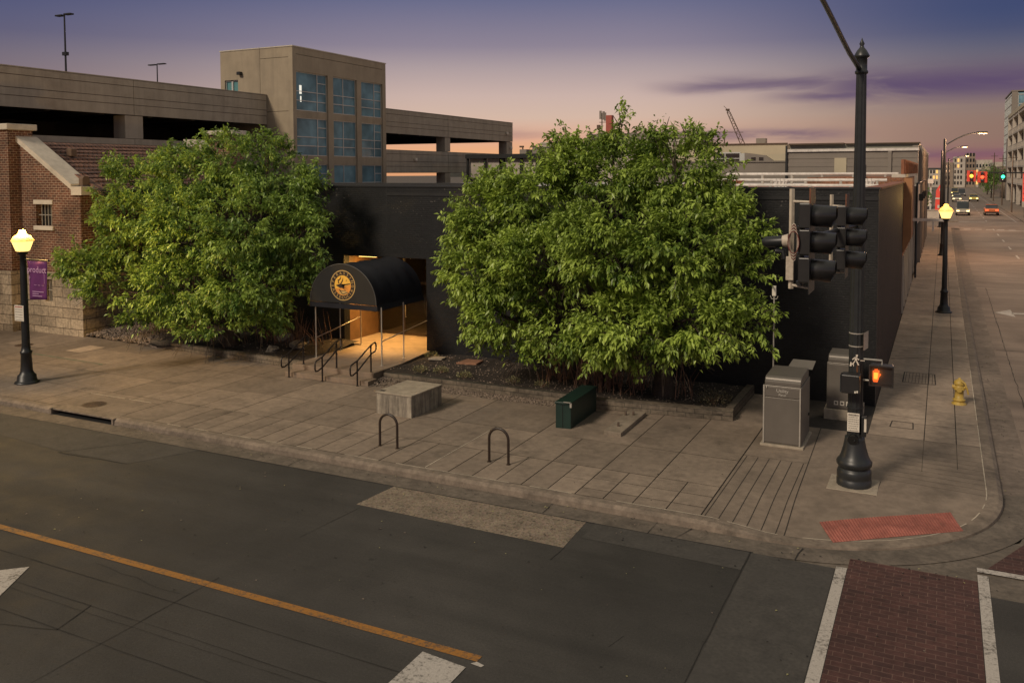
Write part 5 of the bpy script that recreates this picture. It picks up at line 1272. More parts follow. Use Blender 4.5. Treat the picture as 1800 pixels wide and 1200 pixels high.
lamp("hand_light", (-1.2, 19.95, 2.64), 2.5, (1, .28, .04), .1, t)
t = thing("crossing_signal_box", (px_ - .08, py_ - .32, 2.28), "black box signal strapped to the front of the corner pole, seen from its dark side", "crossing signal")
MB().box(-1.87, -1.50, 19.72, 20.06, 2.28, 2.68).build("housing", M["signal_black"], t, bevel=.02)
MB().box(-1.895, -1.872, 19.74, 20.04, 2.30, 2.66).build("lens_panel", M["dark_glass"], t)
MB().box(-1.78, -1.52, 20.06, 20.12, 2.32, 2.40).box(-1.78, -1.52, 20.06, 20.12, 2.58, 2.66).build("clamp", M["black_iron"], t)
MB().box(-1.56, -1.53, 19.69, 19.715, 2.32, 2.36).box(-1.60, -1.57, 19.69, 19.715, 2.31, 2.35).build("tag", M["plate"], t)

# ================================================================== brick gabled house at the left
t = thing("brick_house", (-37.4, 29, 0), "red brick gabled house on rough stone base, pale stone coping", "house")
def zg(x): return min(8.45, 8.45 - .602 * (x + 36.4)) if x > -37.4 else 8.45 + .602 * (x + 38.4) if x < -38.4 else 8.45
wl_ = MB(); yw0, yw1 = 24.9, 25.35
wl_.prof_y([(-42.4, 2.82), (-35.36, 2.82), (-35.36, zg(-35.36)), (-36.4, 8.45), (-38.4, 8.45), (-42.4, zg(-42.4))], yw0, yw1)
wl_.prof_y([(-34.32, 2.82), (-32.5, 2.82), (-32.5, zg(-32.5)), (-34.32, zg(-34.32))], yw0, yw1)
wl_.prof_y([(-35.36, 2.82), (-34.32, 2.82), (-34.32, 4.80), (-35.36, 4.80)], yw0, yw1)
wl_.prof_y([(-35.36, 5.72), (-34.32, 5.72), (-34.32, zg(-34.32)), (-35.36, zg(-35.36))], yw0, yw1)
wl_.build("gable_wall", M["red_brick"], t)
MB().box(-32.9, -32.5, yw1 + .002, 36, 2.82, 6.2).build("side_wall", M["red_brick"], t)
sb = MB().box(-44, -34.78, 24.80, yw1, 0, 2.82).box(-34.32, -32.42, 24.80, yw1, 0, 2.82).box(-34.78, -34.32, 24.80, yw1, 0, 1.53).box(-34.78, -34.32, 24.80, yw1, 2.5, 2.82).box(-32.9, -32.42, yw1 + .002, 36, 0, 2.82)
sb.build("stone_base", M["stone"], t)
MB().box(-38.4, -36.44, 24.45, 25.60, 2.822, 8.95).build("chimney_pier", M["red_brick"], t)
MB().box(-38.5, -36.40, 24.36, 25.60, 0, 2.80).build("pier_base", M["stone"], t)
MB().box(-38.55, -36.30, 24.33, 25.75, 8.952, 9.22).build("pier_cap", M["lime"], t, bevel=.03)
cp = MB()
cp.add([(x, y, zg(x) + dz) for x in (-36.44, -32.95) for y in (24.80, 25.80) for dz in (.0, .24)], [(0, 1, 3, 2), (4, 6, 7, 5), (0, 4, 5, 1), (2, 3, 7, 6), (1, 5, 7, 3), (0, 2, 6, 4)])
cp.box(-32.948, -32.30, 24.80, 25.80, 6.14, 6.50)
cp.add([(x, y, 8.45 + .602 * (x + 38.4) + dz) for x in (-42.4, -38.4) for y in (24.80, 25.80) for dz in (.0, .24)], [(0, 1, 3, 2), (4, 6, 7, 5), (0, 4, 5, 1), (2, 3, 7, 6), (1, 5, 7, 3), (0, 2, 6, 4)])
cp.build("coping", M["lime"], t)
MB().prof_x([(25.2, 6.5), (25.55, 6.5), (25.55, 6.82), (25.47, 6.93), (25.28, 6.93), (25.2, 6.82)][::-1], -32.95, -32.72).build("ridge_finial", M["brown"], t)
MB().add([(-37.4, 25.5, 8.40), (-37.4, 36, 8.40), (-31.95, 36, 6.26), (-31.95, 25.5, 6.26), (-37.4, 25.5, 8.50), (-37.4, 36, 8.50), (-31.95, 36, 6.36), (-31.95, 25.5, 6.36)], [(0, 3, 2, 1), (4, 5, 6, 7), (0, 1, 5, 4), (1, 2, 6, 5), (2, 3, 7, 6), (3, 0, 4, 7)]).add(
    [(-37.4, 25.5, 8.50), (-37.4, 36, 8.50), (-42.9, 36, 6.36), (-42.9, 25.5, 6.36)], [(0, 3, 2, 1)]).build("roof", M["tile"], t)
rr_ = MB()
for i in range(1, 13):
    q = i / 13; x, z = -37.4 + 5.45 * q, 8.5 - 2.14 * q
    rr_.tube([(x, y, z + .02 + rnd.uniform(-.012, .012)) for y in np.arange(25.85, 36, .6)], .035, 5)
rr_.build("tile_courses", M["tile"], t)
MB().box(-31.98, -31.86, 25.6, 36, 6.22, 6.34).build("gutter", M["black_iron"], t)
MB().cbox((-35.6, 26.9, 8.0), (.35, .3, .35)).build("roof_vent", M["brown"], t, bevel=.04)
def bar_window(x0, x1, z0, z1, y, lint):
    w = MB().box(x0, x1, y + .26, y + .30, z0, z1).build("window", M["dark_glass"], t)
    b = MB()
    for x in np.linspace(x0, x1, 6)[1:-1]: b.box(x - .012, x + .012, y + .12, y + .145, z0, z1)
    b.box(x0, x1, y + .11, y + .118, (z0 + z1) / 2 - .015, (z0 + z1) / 2 + .015)
    b.build("bars", M["steel"], w)
    if lint:
        MB().box(x0 - .12, x1 + .08, y - .04, y + .2, z1 + .003, z1 + .19).build("lintel", M["lime"], w, bevel=.01)
        MB().box(x0 - .10, x1 + .12, y - .08, y + .25, z0 - .19, z0 - .003).build("sill", M["lime"], w, bevel=.01)
bar_window(-35.36, -34.32, 4.80, 5.72, 24.9, True)
bar_window(-34.78, -34.32, 1.53, 2.50, 24.82, False)
MB().box(-36.5, -34.7, 36.02, 36.9, 6.2, 9.15).build("rear_pier", M["red_brick"], t)
MB().box(-36.65, -34.55, 35.9, 37.0, 9.152, 9.38).build("rear_pier_cap", M["lime"], t, bevel=.03)
MB().add([(x, y, z) for x, z in ((-38.2, 8.95), (-37.3, 8.92), (-36.52, 8.45), (-36.52, 8.15), (-37.5, 8.5), (-38.2, 8.5)) for y in (35.9, 36.9)],
         [(0, 2, 4, 6, 8, 10), (11, 9, 7, 5, 3, 1), (0, 1, 3, 2), (2, 3, 5, 4), (4, 5, 7, 6), (6, 7, 9, 8), (8, 9, 11, 10), (10, 11, 1, 0)]).build("rear_coping", M["lime"], t)

# ================================================================== parking garage with glazed stair tower
t = thing("parking_garage", (-55, 45, 0), "long beige concrete parking garage with open dark decks", "parking garage")
XG, XB = -42.3, -63.0
def band(y0, y1, zz, nm="spandrel_panel"):
    mb = MB(); bk = MB()
    zz = list(zz)
    for a, b in zip(zz[:-1], zz[1:]): mb.box(XG - .25, XG, y0, y1, a + .018, b - .018)
    bk.box(XG - .30, XG - .03, y0 + .01, y1 - .01, zz[0] + .03, zz[-1] - .03)
    mb.build(nm, M["garage"], t); bk.build("panel_backing", M["groove"], t)
top_z = (10.42, 11.02, 11.42, 12.08, 12.46); mid_z = (7.08, 7.62, 8.05, 8.70, 9.07)
for (y0, y1) in ((2, 14), (14.03, 36.1), (36.13, 47.25)): band(y0, y1, top_z); band(y0, y1, mid_z)
for (y0, y1) in ((58.45, 72.1), (72.13, 86.0)): band(y0, y1, top_z); band(y0, y1, mid_z)
band(58.45, 86, (3.6, 4.6, 5.2, 5.9)); band(2, 47.25, (3.6, 4.6, 5.2, 5.9))
MB().box(XG - .30, XG + .02, 2, 47.25, 12.462, 12.52).box(XG - .30, XG + .02, 58.45, 86.02, 12.462, 12.52).build("coping", M["garage"], t)
for (y0, y1) in ((13.0, 14.2), (35.5, 36.75), (71.55, 72.55), (84.6, 85.99)):
    MB().box(XG - 1.0, XG - .04, y0, y1, 0, 7.06).box(XG - 1.0, XG - .04, y0, y1, 9.08, 10.40).build("column", M["garage"], t)
    MB().box(XG - .9, XG - .32, y0, y1, 7.06, 9.08).build("column", M["garage"], t)
dk = MB()
for z0, z1 in ((10.9, 11.25), (7.5, 7.85), (4.2, 4.5)): dk.box(XB, XG - .31, 2, 86, z0, z1)
dk.build("deck", M["garage_dark"], t)
bmz = MB()
for y in np.arange(4, 86, 3.4):
    bmz.box(XB, XG - 1.05, y, y + .35, 10.42, 10.895); bmz.box(XB, XG - 1.05, y, y + .35, 7.08, 7.495)
bmz.build("deck_beam", M["garage_dark"], t)
MB().box(-52.3, -52.0, 2, 56, 4.52, 7.07).box(-52.3, -52.0, 2, 56, 7.87, 10.41).build("ramp_wall", M["garage_dark"], t)
MB().box(XB - .2, XB, 2, 86, 7.5, 8.95).box(XB - .2, XB, 2, 86, 10.9, 12.46).box(XB - .2, XB, 2, 86, 4.2, 5.5).build("rear_spandrel", M["garage"], t)
MB().box(XB, XG - .31, 85.75, 86, 10.4, 12.45).box(XB, XG - .31, 85.75, 86, 7.5, 9.0).build("end_spandrel", M["garage"], t)
for (y, z) in ((66.2, 8.25), (84.4, 11.3), (85.4, 9.75)): MB().cbox((XG + .12, y, z), (.22, .28, .26)).build("wall_lamp", M["plate"], t, bevel=.04)
t = thing("stair_tower", (-43.3, 53, 0), "beige concrete stair tower with three columns of blue gridded windows", "stair tower")
XT, YT0, YT1, ZT = -40.0, 47.3, 58.42, 15.7
cols = [(47.66, 51.12), (51.72, 54.58), (55.15, 57.98)]; rows = [(5.0, 7.66), (8.28, 10.90), (11.40, 14.06)]
tw = MB().box(XT - .4, XT, YT0, cols[0][0], 0, ZT).box(XT - .4, XT, cols[2][1], YT1, 0, ZT)
tw.box(XT - .4, XT, cols[0][1], cols[1][0], 0, 14.06).box(XT - .4, XT, cols[1][1], cols[2][0], 0, 14.06).box(XT - .4, XT, cols[0][0], cols[2][1], 14.06, ZT - .5).box(XT - .4, XT - .0, cols[0][0], cols[2][1], ZT - .47, ZT)
for a, b in cols:
    for z0, z1 in ((0, 5.0), (7.66, 8.28), (10.90, 11.40)): tw.box(XT - .4, XT - .10, a, b, z0, z1)
tw.build("glazed_wall", M["tower"], t)
tl = MB().box(-46.55, -42.9, YT0, YT0 + .35, 0, 12.78).box(-42.87, XT - .402, YT0, YT0 + .35, 0, 11.3).box(-42.87, XT - .402, YT0, YT0 + .35, 11.33, 14.98).box(-42.87, XT - .402, YT0, YT0 + .35, 15.01, ZT)
tl.box(-46.55, -46.16, YT0, YT0 + .35, 12.78, ZT).box(-44.93, -42.9, YT0, YT0 + .35, 12.78, ZT).box(-46.16, -44.93, YT0, YT0 + .35, 13.66, ZT)
tl.build("blank_wall", M["tower"], t)
MB().box(-46.5, XT - .42, YT0 + .10, YT0 + .34, .1, 12.7).build("wall_backing", M["groove"], t)
MB().box(-46.55, XT - .402, YT0 + .352, YT1, 15.2, 15.45).box(-46.55, -46.2, YT0 + .352, YT1, 0, ZT).box(-46.2, XT - .402, YT1 - .35, YT1, 0, ZT).build("rear_walls", M["tower"], t)
MB().box(-46.6, XT + .04, YT0 - .04, YT0 + .30, ZT + .001, ZT + .07).box(XT - .30, XT + .04, YT0 + .302, YT1 + .04, ZT + .001, ZT + .07).build("coping", M["lime"], t)
for ci, (a, b) in enumerate(cols):
    for ri, (z0, z1) in enumerate(rows):
        w = MB().box(XT - .22, XT - .20, a, b, z0, z1).build("window", M["tower_glass"], t)
        f = MB(); e_ = .045
        f.box(XT - .195, XT - .15, a, a + e_, z0, z1).box(XT - .195, XT - .15, b - e_, b, z0, z1).box(XT - .195, XT - .15, a + e_, b - e_, z0, z0 + e_).box(XT - .195, XT - .15, a + e_, b - e_, z1 - e_, z1)
        vm = a + (b - a) * (.70 if ci == 0 else .47 if ci == 1 else .66)
        f.box(XT - .194, XT - .152, vm - .03, vm + .03, z0 + e_, z1 - e_)
        for q in (.50, .26): f.box(XT - .193, XT - .153, a + e_, b - e_, z0 + (z1 - z0) * q - .025, z0 + (z1 - z0) * q + .025)
        if ci != 1: f.box(XT - .192, XT - .154, vm + .03, b - e_, z0 + (z1 - z0) * .76 - .025, z0 + (z1 - z0) * .76 + .025)
        f.build("frame", M["alu"], w)
MB().box(XT - .199, XT - .197, 48.2, 48.45, 12.55, 13.15).box(XT - .199, XT - .197, 48.28, 48.42, 12.0, 12.4).build("stair_light", emit("stairwell_tube", (1, .95, .8), .9), t)
w = MB().box(-46.16, -44.93, YT0 + .18, YT0 + .20, 12.78, 13.66).build("window", plain("teal_glass", (.10, .24, .25), .1, var=.05, bump=0), t)
f = MB().box(-46.16, -46.10, YT0 + .1, YT0 + .175, 12.78, 13.66).box(-45.0, -44.93, YT0 + .1, YT0 + .175, 12.78, 13.66).box(-45.62, -45.48, YT0 + .1, YT0 + .175, 12.78, 13.66).box(-46.1, -45.0, YT0 + .1, YT0 + .174, 13.58, 13.66); f.build("frame", M["alu"], w)
MB().cbox((-44.65, YT0 - .14, 14.08), (.30, .28, .22)).build("wall_lamp", M["black_iron"], t, bevel=.02)
def deck_lamp(x, y, zb, zt, w, label):
    t = thing("deck_light_pole", (x, y, zb), label, "light pole", "light poles on the garage roof deck")
    MB().tube([(x, y, zb), (x, y, zt)], [.065, .045], 8).build("pole", M["black_iron"], t)
    MB().cbox((x - w / 2 - .1, y, zt + .03), (w, .3, .09)).cbox((x + w / 2 + .1, y, zt + .06), (w, .3, .09)).build("head", M["black_iron"], t, bevel=.02)
    MB().cbox((x, y, zt - 2.2), (.34, .2, .2)).build("camera_box", M["black_iron"], t)
deck_lamp(-46.2, 34.7, 11.3, 16.25, .55, "taller looking black deck light near the left end of the garage roof")
deck_lamp(-60, 53.7, 11.3, 16.25, .85, "farther small black deck light left of the stair tower")

# ================================================================== things behind the black building
t = thing("glass_pavilion", (-35.5, 72, 0), "dark framed glass pavilion with pale curtains at the end of the garage", "pavilion")
MB().box(-39.1, -31.9, 69.7, 75, 8.34, 8.72).build("roof", M["black_iron"], t)
f = MB()
for x in (-39.0, -37.2, -35.4, -33.6, -31.98): f.box(x - .10, x + .10, 69.9, 70.1, 0, 8.335)
f.box(-39, -32, 69.92, 70.08, 6.4, 6.6)
f.build("frame", M["black_iron"], t)
for i, x in enumerate((-38.9, -37.1, -35.3, -33.5)): MB().box(x, x + 1.6 - .4 * (i % 2), 70.2, 70.25, 0, 8.33).build("curtain", M["pale"], t)
MB().box(-38.9, -32, 74, 74.2, 0, 8.33).build("rear_wall", M["brown"], t)
bxs = MB().box(-33.9, -32.4, 73, 74.9, 8.722, 9.4).box(-35.2, -34.5, 73, 74.9, 8.722, 9.2); bxs.build("roof_unit", M["siding"], t)
for x, lab in ((-36.3, "thin lamp post seen through the open garage deck"), (-35.0, "thicker post with a box top seen above the pavilion roof")):
    p = thing("small_post", (x, 76, 0), lab, "post")
    MB().tube([(x, 76, 0), (x, 76, 9.6)], .06, 6).build("pole", M["black_iron"], p); MB().cbox((x - .12, 76, 9.55), (.4, .2, .16)).build("head", M["brown"], p)

t = thing("pale_building", (-38, 112, 0), "pale flat roofed building far behind the right tree", "building")
MB().box(-49.6, -28, 110, 122, 0, 11.0).build("wall", M["pale"], t); MB().box(-43.4, -29, 111, 120, 11.002, 12.25).build("penthouse", M["siding"], t)
MB().box(-49.8, -27.9, 109.9, 110.3, 11.002, 11.25).build("parapet", M["lime"], t)
t = thing("cell_tower", (-47.6, 130, 0), "red chimney shaft with grey phone antennas beside it", "chimney")
MB().box(-47.5, -46.55, 129.6, 130.5, 0, 16.0).build("shaft", plain("red_chimney", (.34, .085, .06), .8, var=.15), t)
MB().tube([(-48.3, 130, 0), (-48.3, 130, 16.4)], .10, 6).build("mast", M["siding"], t)
for x, z in ((-48.5, 16.0), (-48.0, 15.9), (-47.75, 15.7)): MB().box(x - .16, x + .16, 129.8, 130.0, z - .55, z + .75).build("antenna", M["siding"], t)
MB().cbox((-48.8, 129.9, 14.2), (.5, .4, .7)).box(-48.7, -47.6, 129.9, 130.0, 14.9, 15.0).build("bracket_gear", M["brown"], t)
t = thing("crane", (-40.8, 200, 0), "slender lattice crane boom on the skyline left of the grey warehouse", "crane")
mb = MB(); a, b = Vector((-40.5, 200, 13.0)), Vector((-44.2, 200, 21.3))
d = (b - a).normalized(); n_ = Vector((-d.z, 0, d.x)) * .45
for s_ in (-1, 1): mb.tube([a + n_ * s_, a.lerp(b, .9) + n_ * s_ * .7, b], .10, 5)
for i in range(14):
    p = a.lerp(b, i / 14); q = a.lerp(b, (i + 1) / 14); s_ = 1 if i % 2 else -1
    mb.tube([p + n_ * s_ * .9, q - n_ * s_ * .85], .06, 4)
mb.build("boom", M["brown"], t)
MB().tube([b, b + Vector((-.8, 0, .8))], .05, 4).cbox((b.x + .1, 200, b.z - .1), (.8, .5, .4)).build("jib_head", M["brown"], t)
MB().tube([a + Vector((.6, 0, 0)), b], .03, 4).box(-41.6, -39.4, 199, 201, 0, 13).build("cable_and_cab", M["brown"], t)
tag(MB().tube([(-46, 190, 15.8), (-38.5, 190, 15.6)], .06, 4).tube([(-42.5, 190, 0), (-42.5, 190, 16.4)], .12, 6).tube([(-42.5, 190, 16.2), (-42.1, 190, 14.9)], .05, 4).build("utility_pole", M["brown"]), "dark utility pole with a cross wire behind the right tree's crown", "utility pole")
t = thing("cream_building", (-20, 100, 0), "cream building with small ribbon windows behind the black building's roof", "building")
MB().box(-27, -14.75, 95, 112, 0, 9.95).build("wall", M["cream"], t)
MB().box(-27.05, -14.7, 94.9, 95.3, 9.952, 10.10).build("coping", M["brown"], t)
w = MB().box(-22.4, -19.6, 94.90, 94.95, 8.0, 9.05).build("window", M["dark_glass"], t)
MB().box(-22.4, -19.6, 94.86, 94.895, 8.48, 8.56).box(-21.2, -21.1, 94.865, 94.896, 8, 9.05).box(-22.5, -19.5, 94.84, 94.894, 9.055, 9.2).box(-22.5, -19.5, 94.84, 94.894, 7.85, 7.995).box(-19.6, -18.9, 94.84, 94.894, 7.996, 9.054).build("frame", M["alu"], w)
MB().prof_y([(-18.9, 7.7), (-15.0, 7.7), (-16.0, 8.25), (-16.8, 8.8), (-18.9, 9.1)], 94.0, 94.9).build("lean_to", M["siding"], t)
for x in (-18.2, -17.4): MB().box(x, x + .45, 93.96, 93.998, 7.9, 8.6).build("window", M["dark_glass"], t)
MB().box(-18.3, -17.3, 97, 98, 9.952, 10.7).build("roof_unit", M["siding"], t)
t = thing("grey_warehouse", (-6.4, 80, 0), "grey metal clad warehouse with a cream panel on its wall", "warehouse")
mb = MB(); z = 0.0
while z < 8.6:
    mb.box(-11.1, -1.70, 71.4 - (.03 if int(z / .31) % 2 else 0), 72, z, min(z + .305, 8.6)); z += .31
mb.build("clad_wall", M["siding"], t)
sd = MB().box(-2.1, -1.70, 72.002, 106, 0, 9.0)
for y in np.arange(73, 106, 4.2): sd.box(-1.70, -1.45, y, y + .5, 0, 9.0)
sd.build("side_wall", M["siding"], t)
MB().box(-11.15, -1.66, 71.25, 72, 8.602, 8.80).build("white_fascia", M["pipe_white"], t)
MB().box(-11.1, -1.68, 73, 106, 8.4, 9.18).build("set_back_storey", plain("grey_green_wall", (.30, .29, .23), .8, var=.1, scale=.6), t)
MB().box(-11.15, -7.0, 72.6, 74, 9.182, 9.30).box(-6.9, -1.6, 72.7, 74, 9.182, 9.26).build("coping", M["brown"], t)
MB().box(-11.16, -11.02, 71.2, 71.34, 0, 9.1).build("corner_post", M["black_iron"], t)
MB().box(-7.53, -6.66, 71.30, 71.36, 6.95, 8.10).build("wall_panel", M["cream"], t); MB().box(-7.60, -6.62, 71.31, 71.355, 6.85, 6.948).build("panel_sill", M["brown"], t)
MB().box(-3.75, -3.5, 71.22, 71.36, 0, 8.6).build("downpipe", M["siding"], t)
tag(MB().box(-24, -11.2, 78, 88, 0, 7.9).box(-24.05, -11.18, 77.9, 78.3, 7.902, 8.02).build("low_grey_building", M["siding"]), "low grey building between the right tree and the grey warehouse", "building")
# street front north of the black building
t = thing("corner_shop", (-4, 53, 0), "brick shop row with pale door panels and bright orange edge next to the black building", "shop")
MB().box(-6, -1.66, 45.12, 62, 3.0, 6.75).build("upper_wall", brickmat("lit_red_brick", (.30, .115, .055), (.20, .075, .04), (.25, .17, .11), .22, .08, .01, var=.4), t)
MB().box(-6, -1.9, 45.12, 62, 0, 2.998).build("shop_front", M["brown"], t)
MB().prof_y([(-1.658, 6.72), (-1.658, 3.2), (-1.62, 3.2), (-1.30, 3.9), (-1.30, 6.72)], 45.13, 45.55).build("orange_fin", M["orange_wall"], t)
for y in np.arange(46.2, 61.5, 2.55): MB().box(-1.9, -1.62, y, y + .35, .1, 2.99).build("pilaster", M["pale"], t)
for y in np.arange(46.6, 61, 2.55): MB().box(-1.88, -1.78, y + .02, y + 2.1, .15, 2.95).build("door_panel", M["pale"], t)
MB().box(-2.2, -1.60, 45.15, 62, 6.752, 6.90).build("coping", M["lime"], t)
MB().box(-1.66, .2, 60.0, 60.15, 3.95, 4.12).box(-.55, -.45, 60.0, 60.12, 3.35, 3.948).build("bracket_beam", M["pipe_white"], t)
sc_ = MB().box(-1.85, -1.70, 46.5, 70.5, 6.905, 7.62)
for y in np.arange(46.6, 70.5, 1.6): sc_.box(-1.70, -1.64, y, y + .18, 6.905, 7.62)
tag(sc_.build("roof_screen", M["rust"]), "rusty slatted roof screen above the shop row", "screen")
t = thing("grey_shop", (-4, 78, 0), "low shop with big pale sign panel on black posts, beyond the brick shop", "shop")
MB().box(-6, -1.9, 62.05, 71.1, 0, 6.2).box(-6, -2.2, 71.1, 71.2, 0, 6.2).build("wall", M["brown"], t)
MB().box(-1.75, -1.55, 62.4, 88, 3.4, 6.1).build("sign_panel", M["pale"], t)
MB().tube([(-1.5, 62.3, 0), (-1.5, 62.3, 6.25), (-1.5, 88, 6.25), (-1.5, 88, 0)], .07, 6).build("post_frame", M["black_iron"], t)
for y in (66, 72, 78, 84): MB().box(-1.9, -1.7, y, y + .4, 0, 3.39).build("pilaster", M["pale"], t)
for y in (69, 75, 81): MB().cbox((-1.38, y, 5.2), (.3, .3, .5)).build("wall_lamp", M["black_iron"], t)
tag(MB().box(-4.5, -1.75, 106.5, 119, 0, 6.6).box(-4.6, -1.70, 106.4, 119.1, 6.602, 6.8).build("end_shop", M["tan"]), "tan shop at the far end of the row before the cross street", "shop")
lw = MB().box(-9, .6, 138.5, 139.1, .15, 1.5).box(-9, .6, 138.4, 139.2, 1.502, 1.6)
for x in np.arange(-8.6, .5, 1.3): lw.box(x, x + .9, 138.46, 138.49, .5, 1.3)
tag(lw.build("low_white_wall", M["pale"]), "low pale wall across the end of the pavement", "wall")
t = thing("red_pylon", (-.45, 160, .15), "tall red pylon sign with white marks at the end of the left pavement", "sign")
MB().prof_y([(-1.15, .15), (.25, .15), (.25, 5.0), (-.5, 4.9), (-1.0, 4.0)], 159.6, 160).build("panel", emit("red_backlit", (1, .10, .05), .30, (.45, .04, .03)), t)
MB().box(-1.1, .2, 159.5, 159.58, 2.55, 2.8).box(-.75, -.35, 159.5, 159.58, 1.1, 1.6).box(-.5, -.1, 159.5, 159.58, 3.9, 4.3).build("white_marks", M["plate"], t)
t = thing("fuel_canopy", (-5, 185, 0), "white flat canopy on posts behind the red pylon", "canopy")
MB().box(-9, -1.6, 180, 190, 4.9, 5.7).build("roof", M["pipe_white"], t)
for x in (-8, -2.2): MB().box(x, x + .3, 181, 181.3, 0, 4.9).build("post", M["alu"], t)
MB().box(-3.4, -1.9, 183, 183.2, .6, 2.6).build("sign_box", M["plate"], t)

def far_tree(x, y, h, r, label, seed):
    t = thing("street_tree", (x, y, 0), label, "tree", "small trees far down the side street")
    MB().tube([(x, y, -.1), (x + .1, y, h * .35), (x, y, h * .6)], [.22, .16, .08], 6).build("trunk", M["trunk"], t)
    P = []
    for i in range(26):
        c = np.array([x, y, h * .62]) + nrs.normal(0, .42, 3) * np.array([r, r, h * .33]); P.append(c + nrs.normal(0, r * .22, (60, 3)))
    P = np.concatenate(P); V, _ = leafcloud(P, nrs.normal(0, 1, P.shape), .45, .3, .6)
    leafmesh("crown", V, nrs.uniform(0, .5, len(P)), M["leaf2"], t)
far_tree(-3.2, 142, 5.5, 1.8, "round green tree behind the low pale wall", 1)
far_tree(11.4, 262, 9.0, 3.0, "dark street tree in front of the distant white apartment block", 2)
far_tree(12.0, 300, 8.0, 2.6, "smaller dark tree behind the first one along the right pavement", 3)

# distant white apartment block closing the street
t = thing("apartment_block", (3, 460, 0), "white stepped apartment block closing the far end of the street", "building")
for i, (x0, x1, h) in enumerate(((-6, -1, 8), (-1, 4, 11.5), (4, 9, 14), (9, 13, 15.5), (13, 20, 12.5))):
    MB().box(x0, x1, 450 + i, 470, 0, h).build("wall", M["tan"] if i % 2 else M["pale"], t)
    for zz in np.arange(1.2, h - 1, 2.6):
        for x in np.arange(x0 + .5, x1 - .8, 1.25):
            MB().box(x, x + .7, 449.9 + i, 449.97 + i, zz, zz + 1.5).build("window", M["dark_glass"] if rnd.random() < .93 else M["lamp_cap"], t) if len([c for c in t.children if c.name.startswith("window")]) < 95 else None
t = thing("brick_terrace", (14, 330, 0), "row of pale brown old buildings on the right beyond the cross street", "buildings")
hs = [8.5, 10, 7.5, 9, 8]
for i, h in enumerate(hs):
    y0 = 270 + i * 34
    MB().box(14.02, 24, y0, y0 + 33.6, 0, h).build("house_front", (M["tan"], M["pale"], M["brown"], M["cream"], M["tan"])[i], t)
    for y in np.arange(y0 + 2, y0 + 32, 5):
        for z in np.arange(1.2, h - 2, 3): MB().box(13.96, 14.015, y, y + 1.6, z, z + 1.9).build("window", M["dark_glass"], t)
t["category"] = "building"
# concrete block with balconies at the right edge
t = thing("balcony_building", (20, 205, 0), "concrete building with deep balconies at the right edge", "building")
XR = 14.03
MB().box(XR + 1.6, 34, 150, 246, 0, 19.8).build("core_wall", M["brown"], t)
for k, z in enumerate(np.arange(4.6, 20, 3.75)):
    MB().box(XR, XR + 1.59, 150, 246, z - .35, z).build("balcony_slab", M["pale"], t)
    r = MB().box(XR + .02, XR + .12, 150, 246, z + .95, z + 1.08)
    for y in np.arange(150, 246, .9): r.box(XR + .03, XR + .11, y, y + .45, z + .002, z + .948)
    r.build("balustrade", M["pale"], t)
for y in np.arange(150, 247, 16): MB().box(XR - .05, XR + .7, y, y + .8, 0, 19.9).build("column", M["pale"], t)
for y in np.arange(152, 244, 8):
    for z in np.arange(.4, 18, 3.75): MB().box(XR + 1.55, XR + 1.598, y + .5, y + 5, z, z + 2.6).build("window", M["dark_glass"], t)
MB().box(XR - .1, 34.1, 149.9, 246.1, 19.92, 20.7).build("parapet", M["cream"], t)
MB().box(XR - .02, XR + 3, 246.2, 252, 0, 15.2).build("stair_shaft", M["siding"], t)
t = thing("glass_tower", (22, 275, 0), "tall blue glass tower behind the balcony building", "tower")
MB().box(15.6, 34, 262, 290, 0, 27.5).build("glazing", M["tower_glass"], t)
f = MB()
for y in np.arange(262, 290.1, 3.5): f.box(15.5, 15.595, y - .1, y + .1, 0, 27.4)
for x in np.arange(15.6, 34, 1.4): f.box(x - .07, x + .07, 261.9, 261.995, 0, 27.4)
for z in np.arange(3, 27.5, 2.4): f.box(15.5, 15.594, 262, 290, z - .1, z + .1); f.box(15.6, 34, 261.9, 261.994, z - .1, z + .1)
f.build("curtain_grid", M["alu"], t)
MB().box(15.5, 16.9, 261.8, 262.1, 0, 27.8).box(15.45, 34, 261.7, 290, 27.81, 28.1).build("edge_frame", M["siding"], t)

# far signals and red hoarding
t = thing("signal_gantry", (11.2, 135, .15), "long dark mast arm carrying signals over the far junction", "signal pole")
MB().tube([(11.2, 135, .15), (11.2, 135, 6.3), (10.6, 135, 6.85), (3.4, 135, 6.95)], [.16, .13, .10, .06], 8).build("arm", M["black_iron"], t)
def far_sig(x, z, lit, label, w=.42, plate=None, k=0):
    t = thing("far_signal", (x, 134.6, z - .6), label, "traffic signal", "lit signals over the far junction")
    MB().box(x - w, x + w, 134.72, 134.8, z - .75, z + .75).build("backplate", plate or M["signal_black"], t)
    for i, dz in enumerate((.46, 0, -.46)):
        MB().cbox((x, 134.62, z + dz), (.40, .18, .42)).build("housing", M["signal_black"], t)
        MB().lathe((x, 134.5, z + dz), [(.0, -.24), (.16, -.18), (.25, 0), (.16, .18), (.0, .24)], 12).build("lens", lit if i == k else M["dark_glass"], t)
far_sig(7.2, 6.35, M["green_led"], "far signal showing green over the right lane", k=1)
far_sig(3.45, 6.45, M["amber_led"], "far signal glowing amber, leftmost over the junction", .55, M["redpanel"], k=1)
far_sig(4.75, 6.3, M["red_led"], "far signal showing red on a red plate", .6, M["redpanel"], k=1)
t = thing("red_hoarding", (11.6, 150, .15), "red lit hoarding on two posts on the right pavement", "sign")
MB().box(10.6, 13.2, 149.8, 150, 2.6, 7.0).build("panel", emit("red_lit_panel", (1, .09, .05), .35, (.5, .04, .03)), t)
mb = MB()
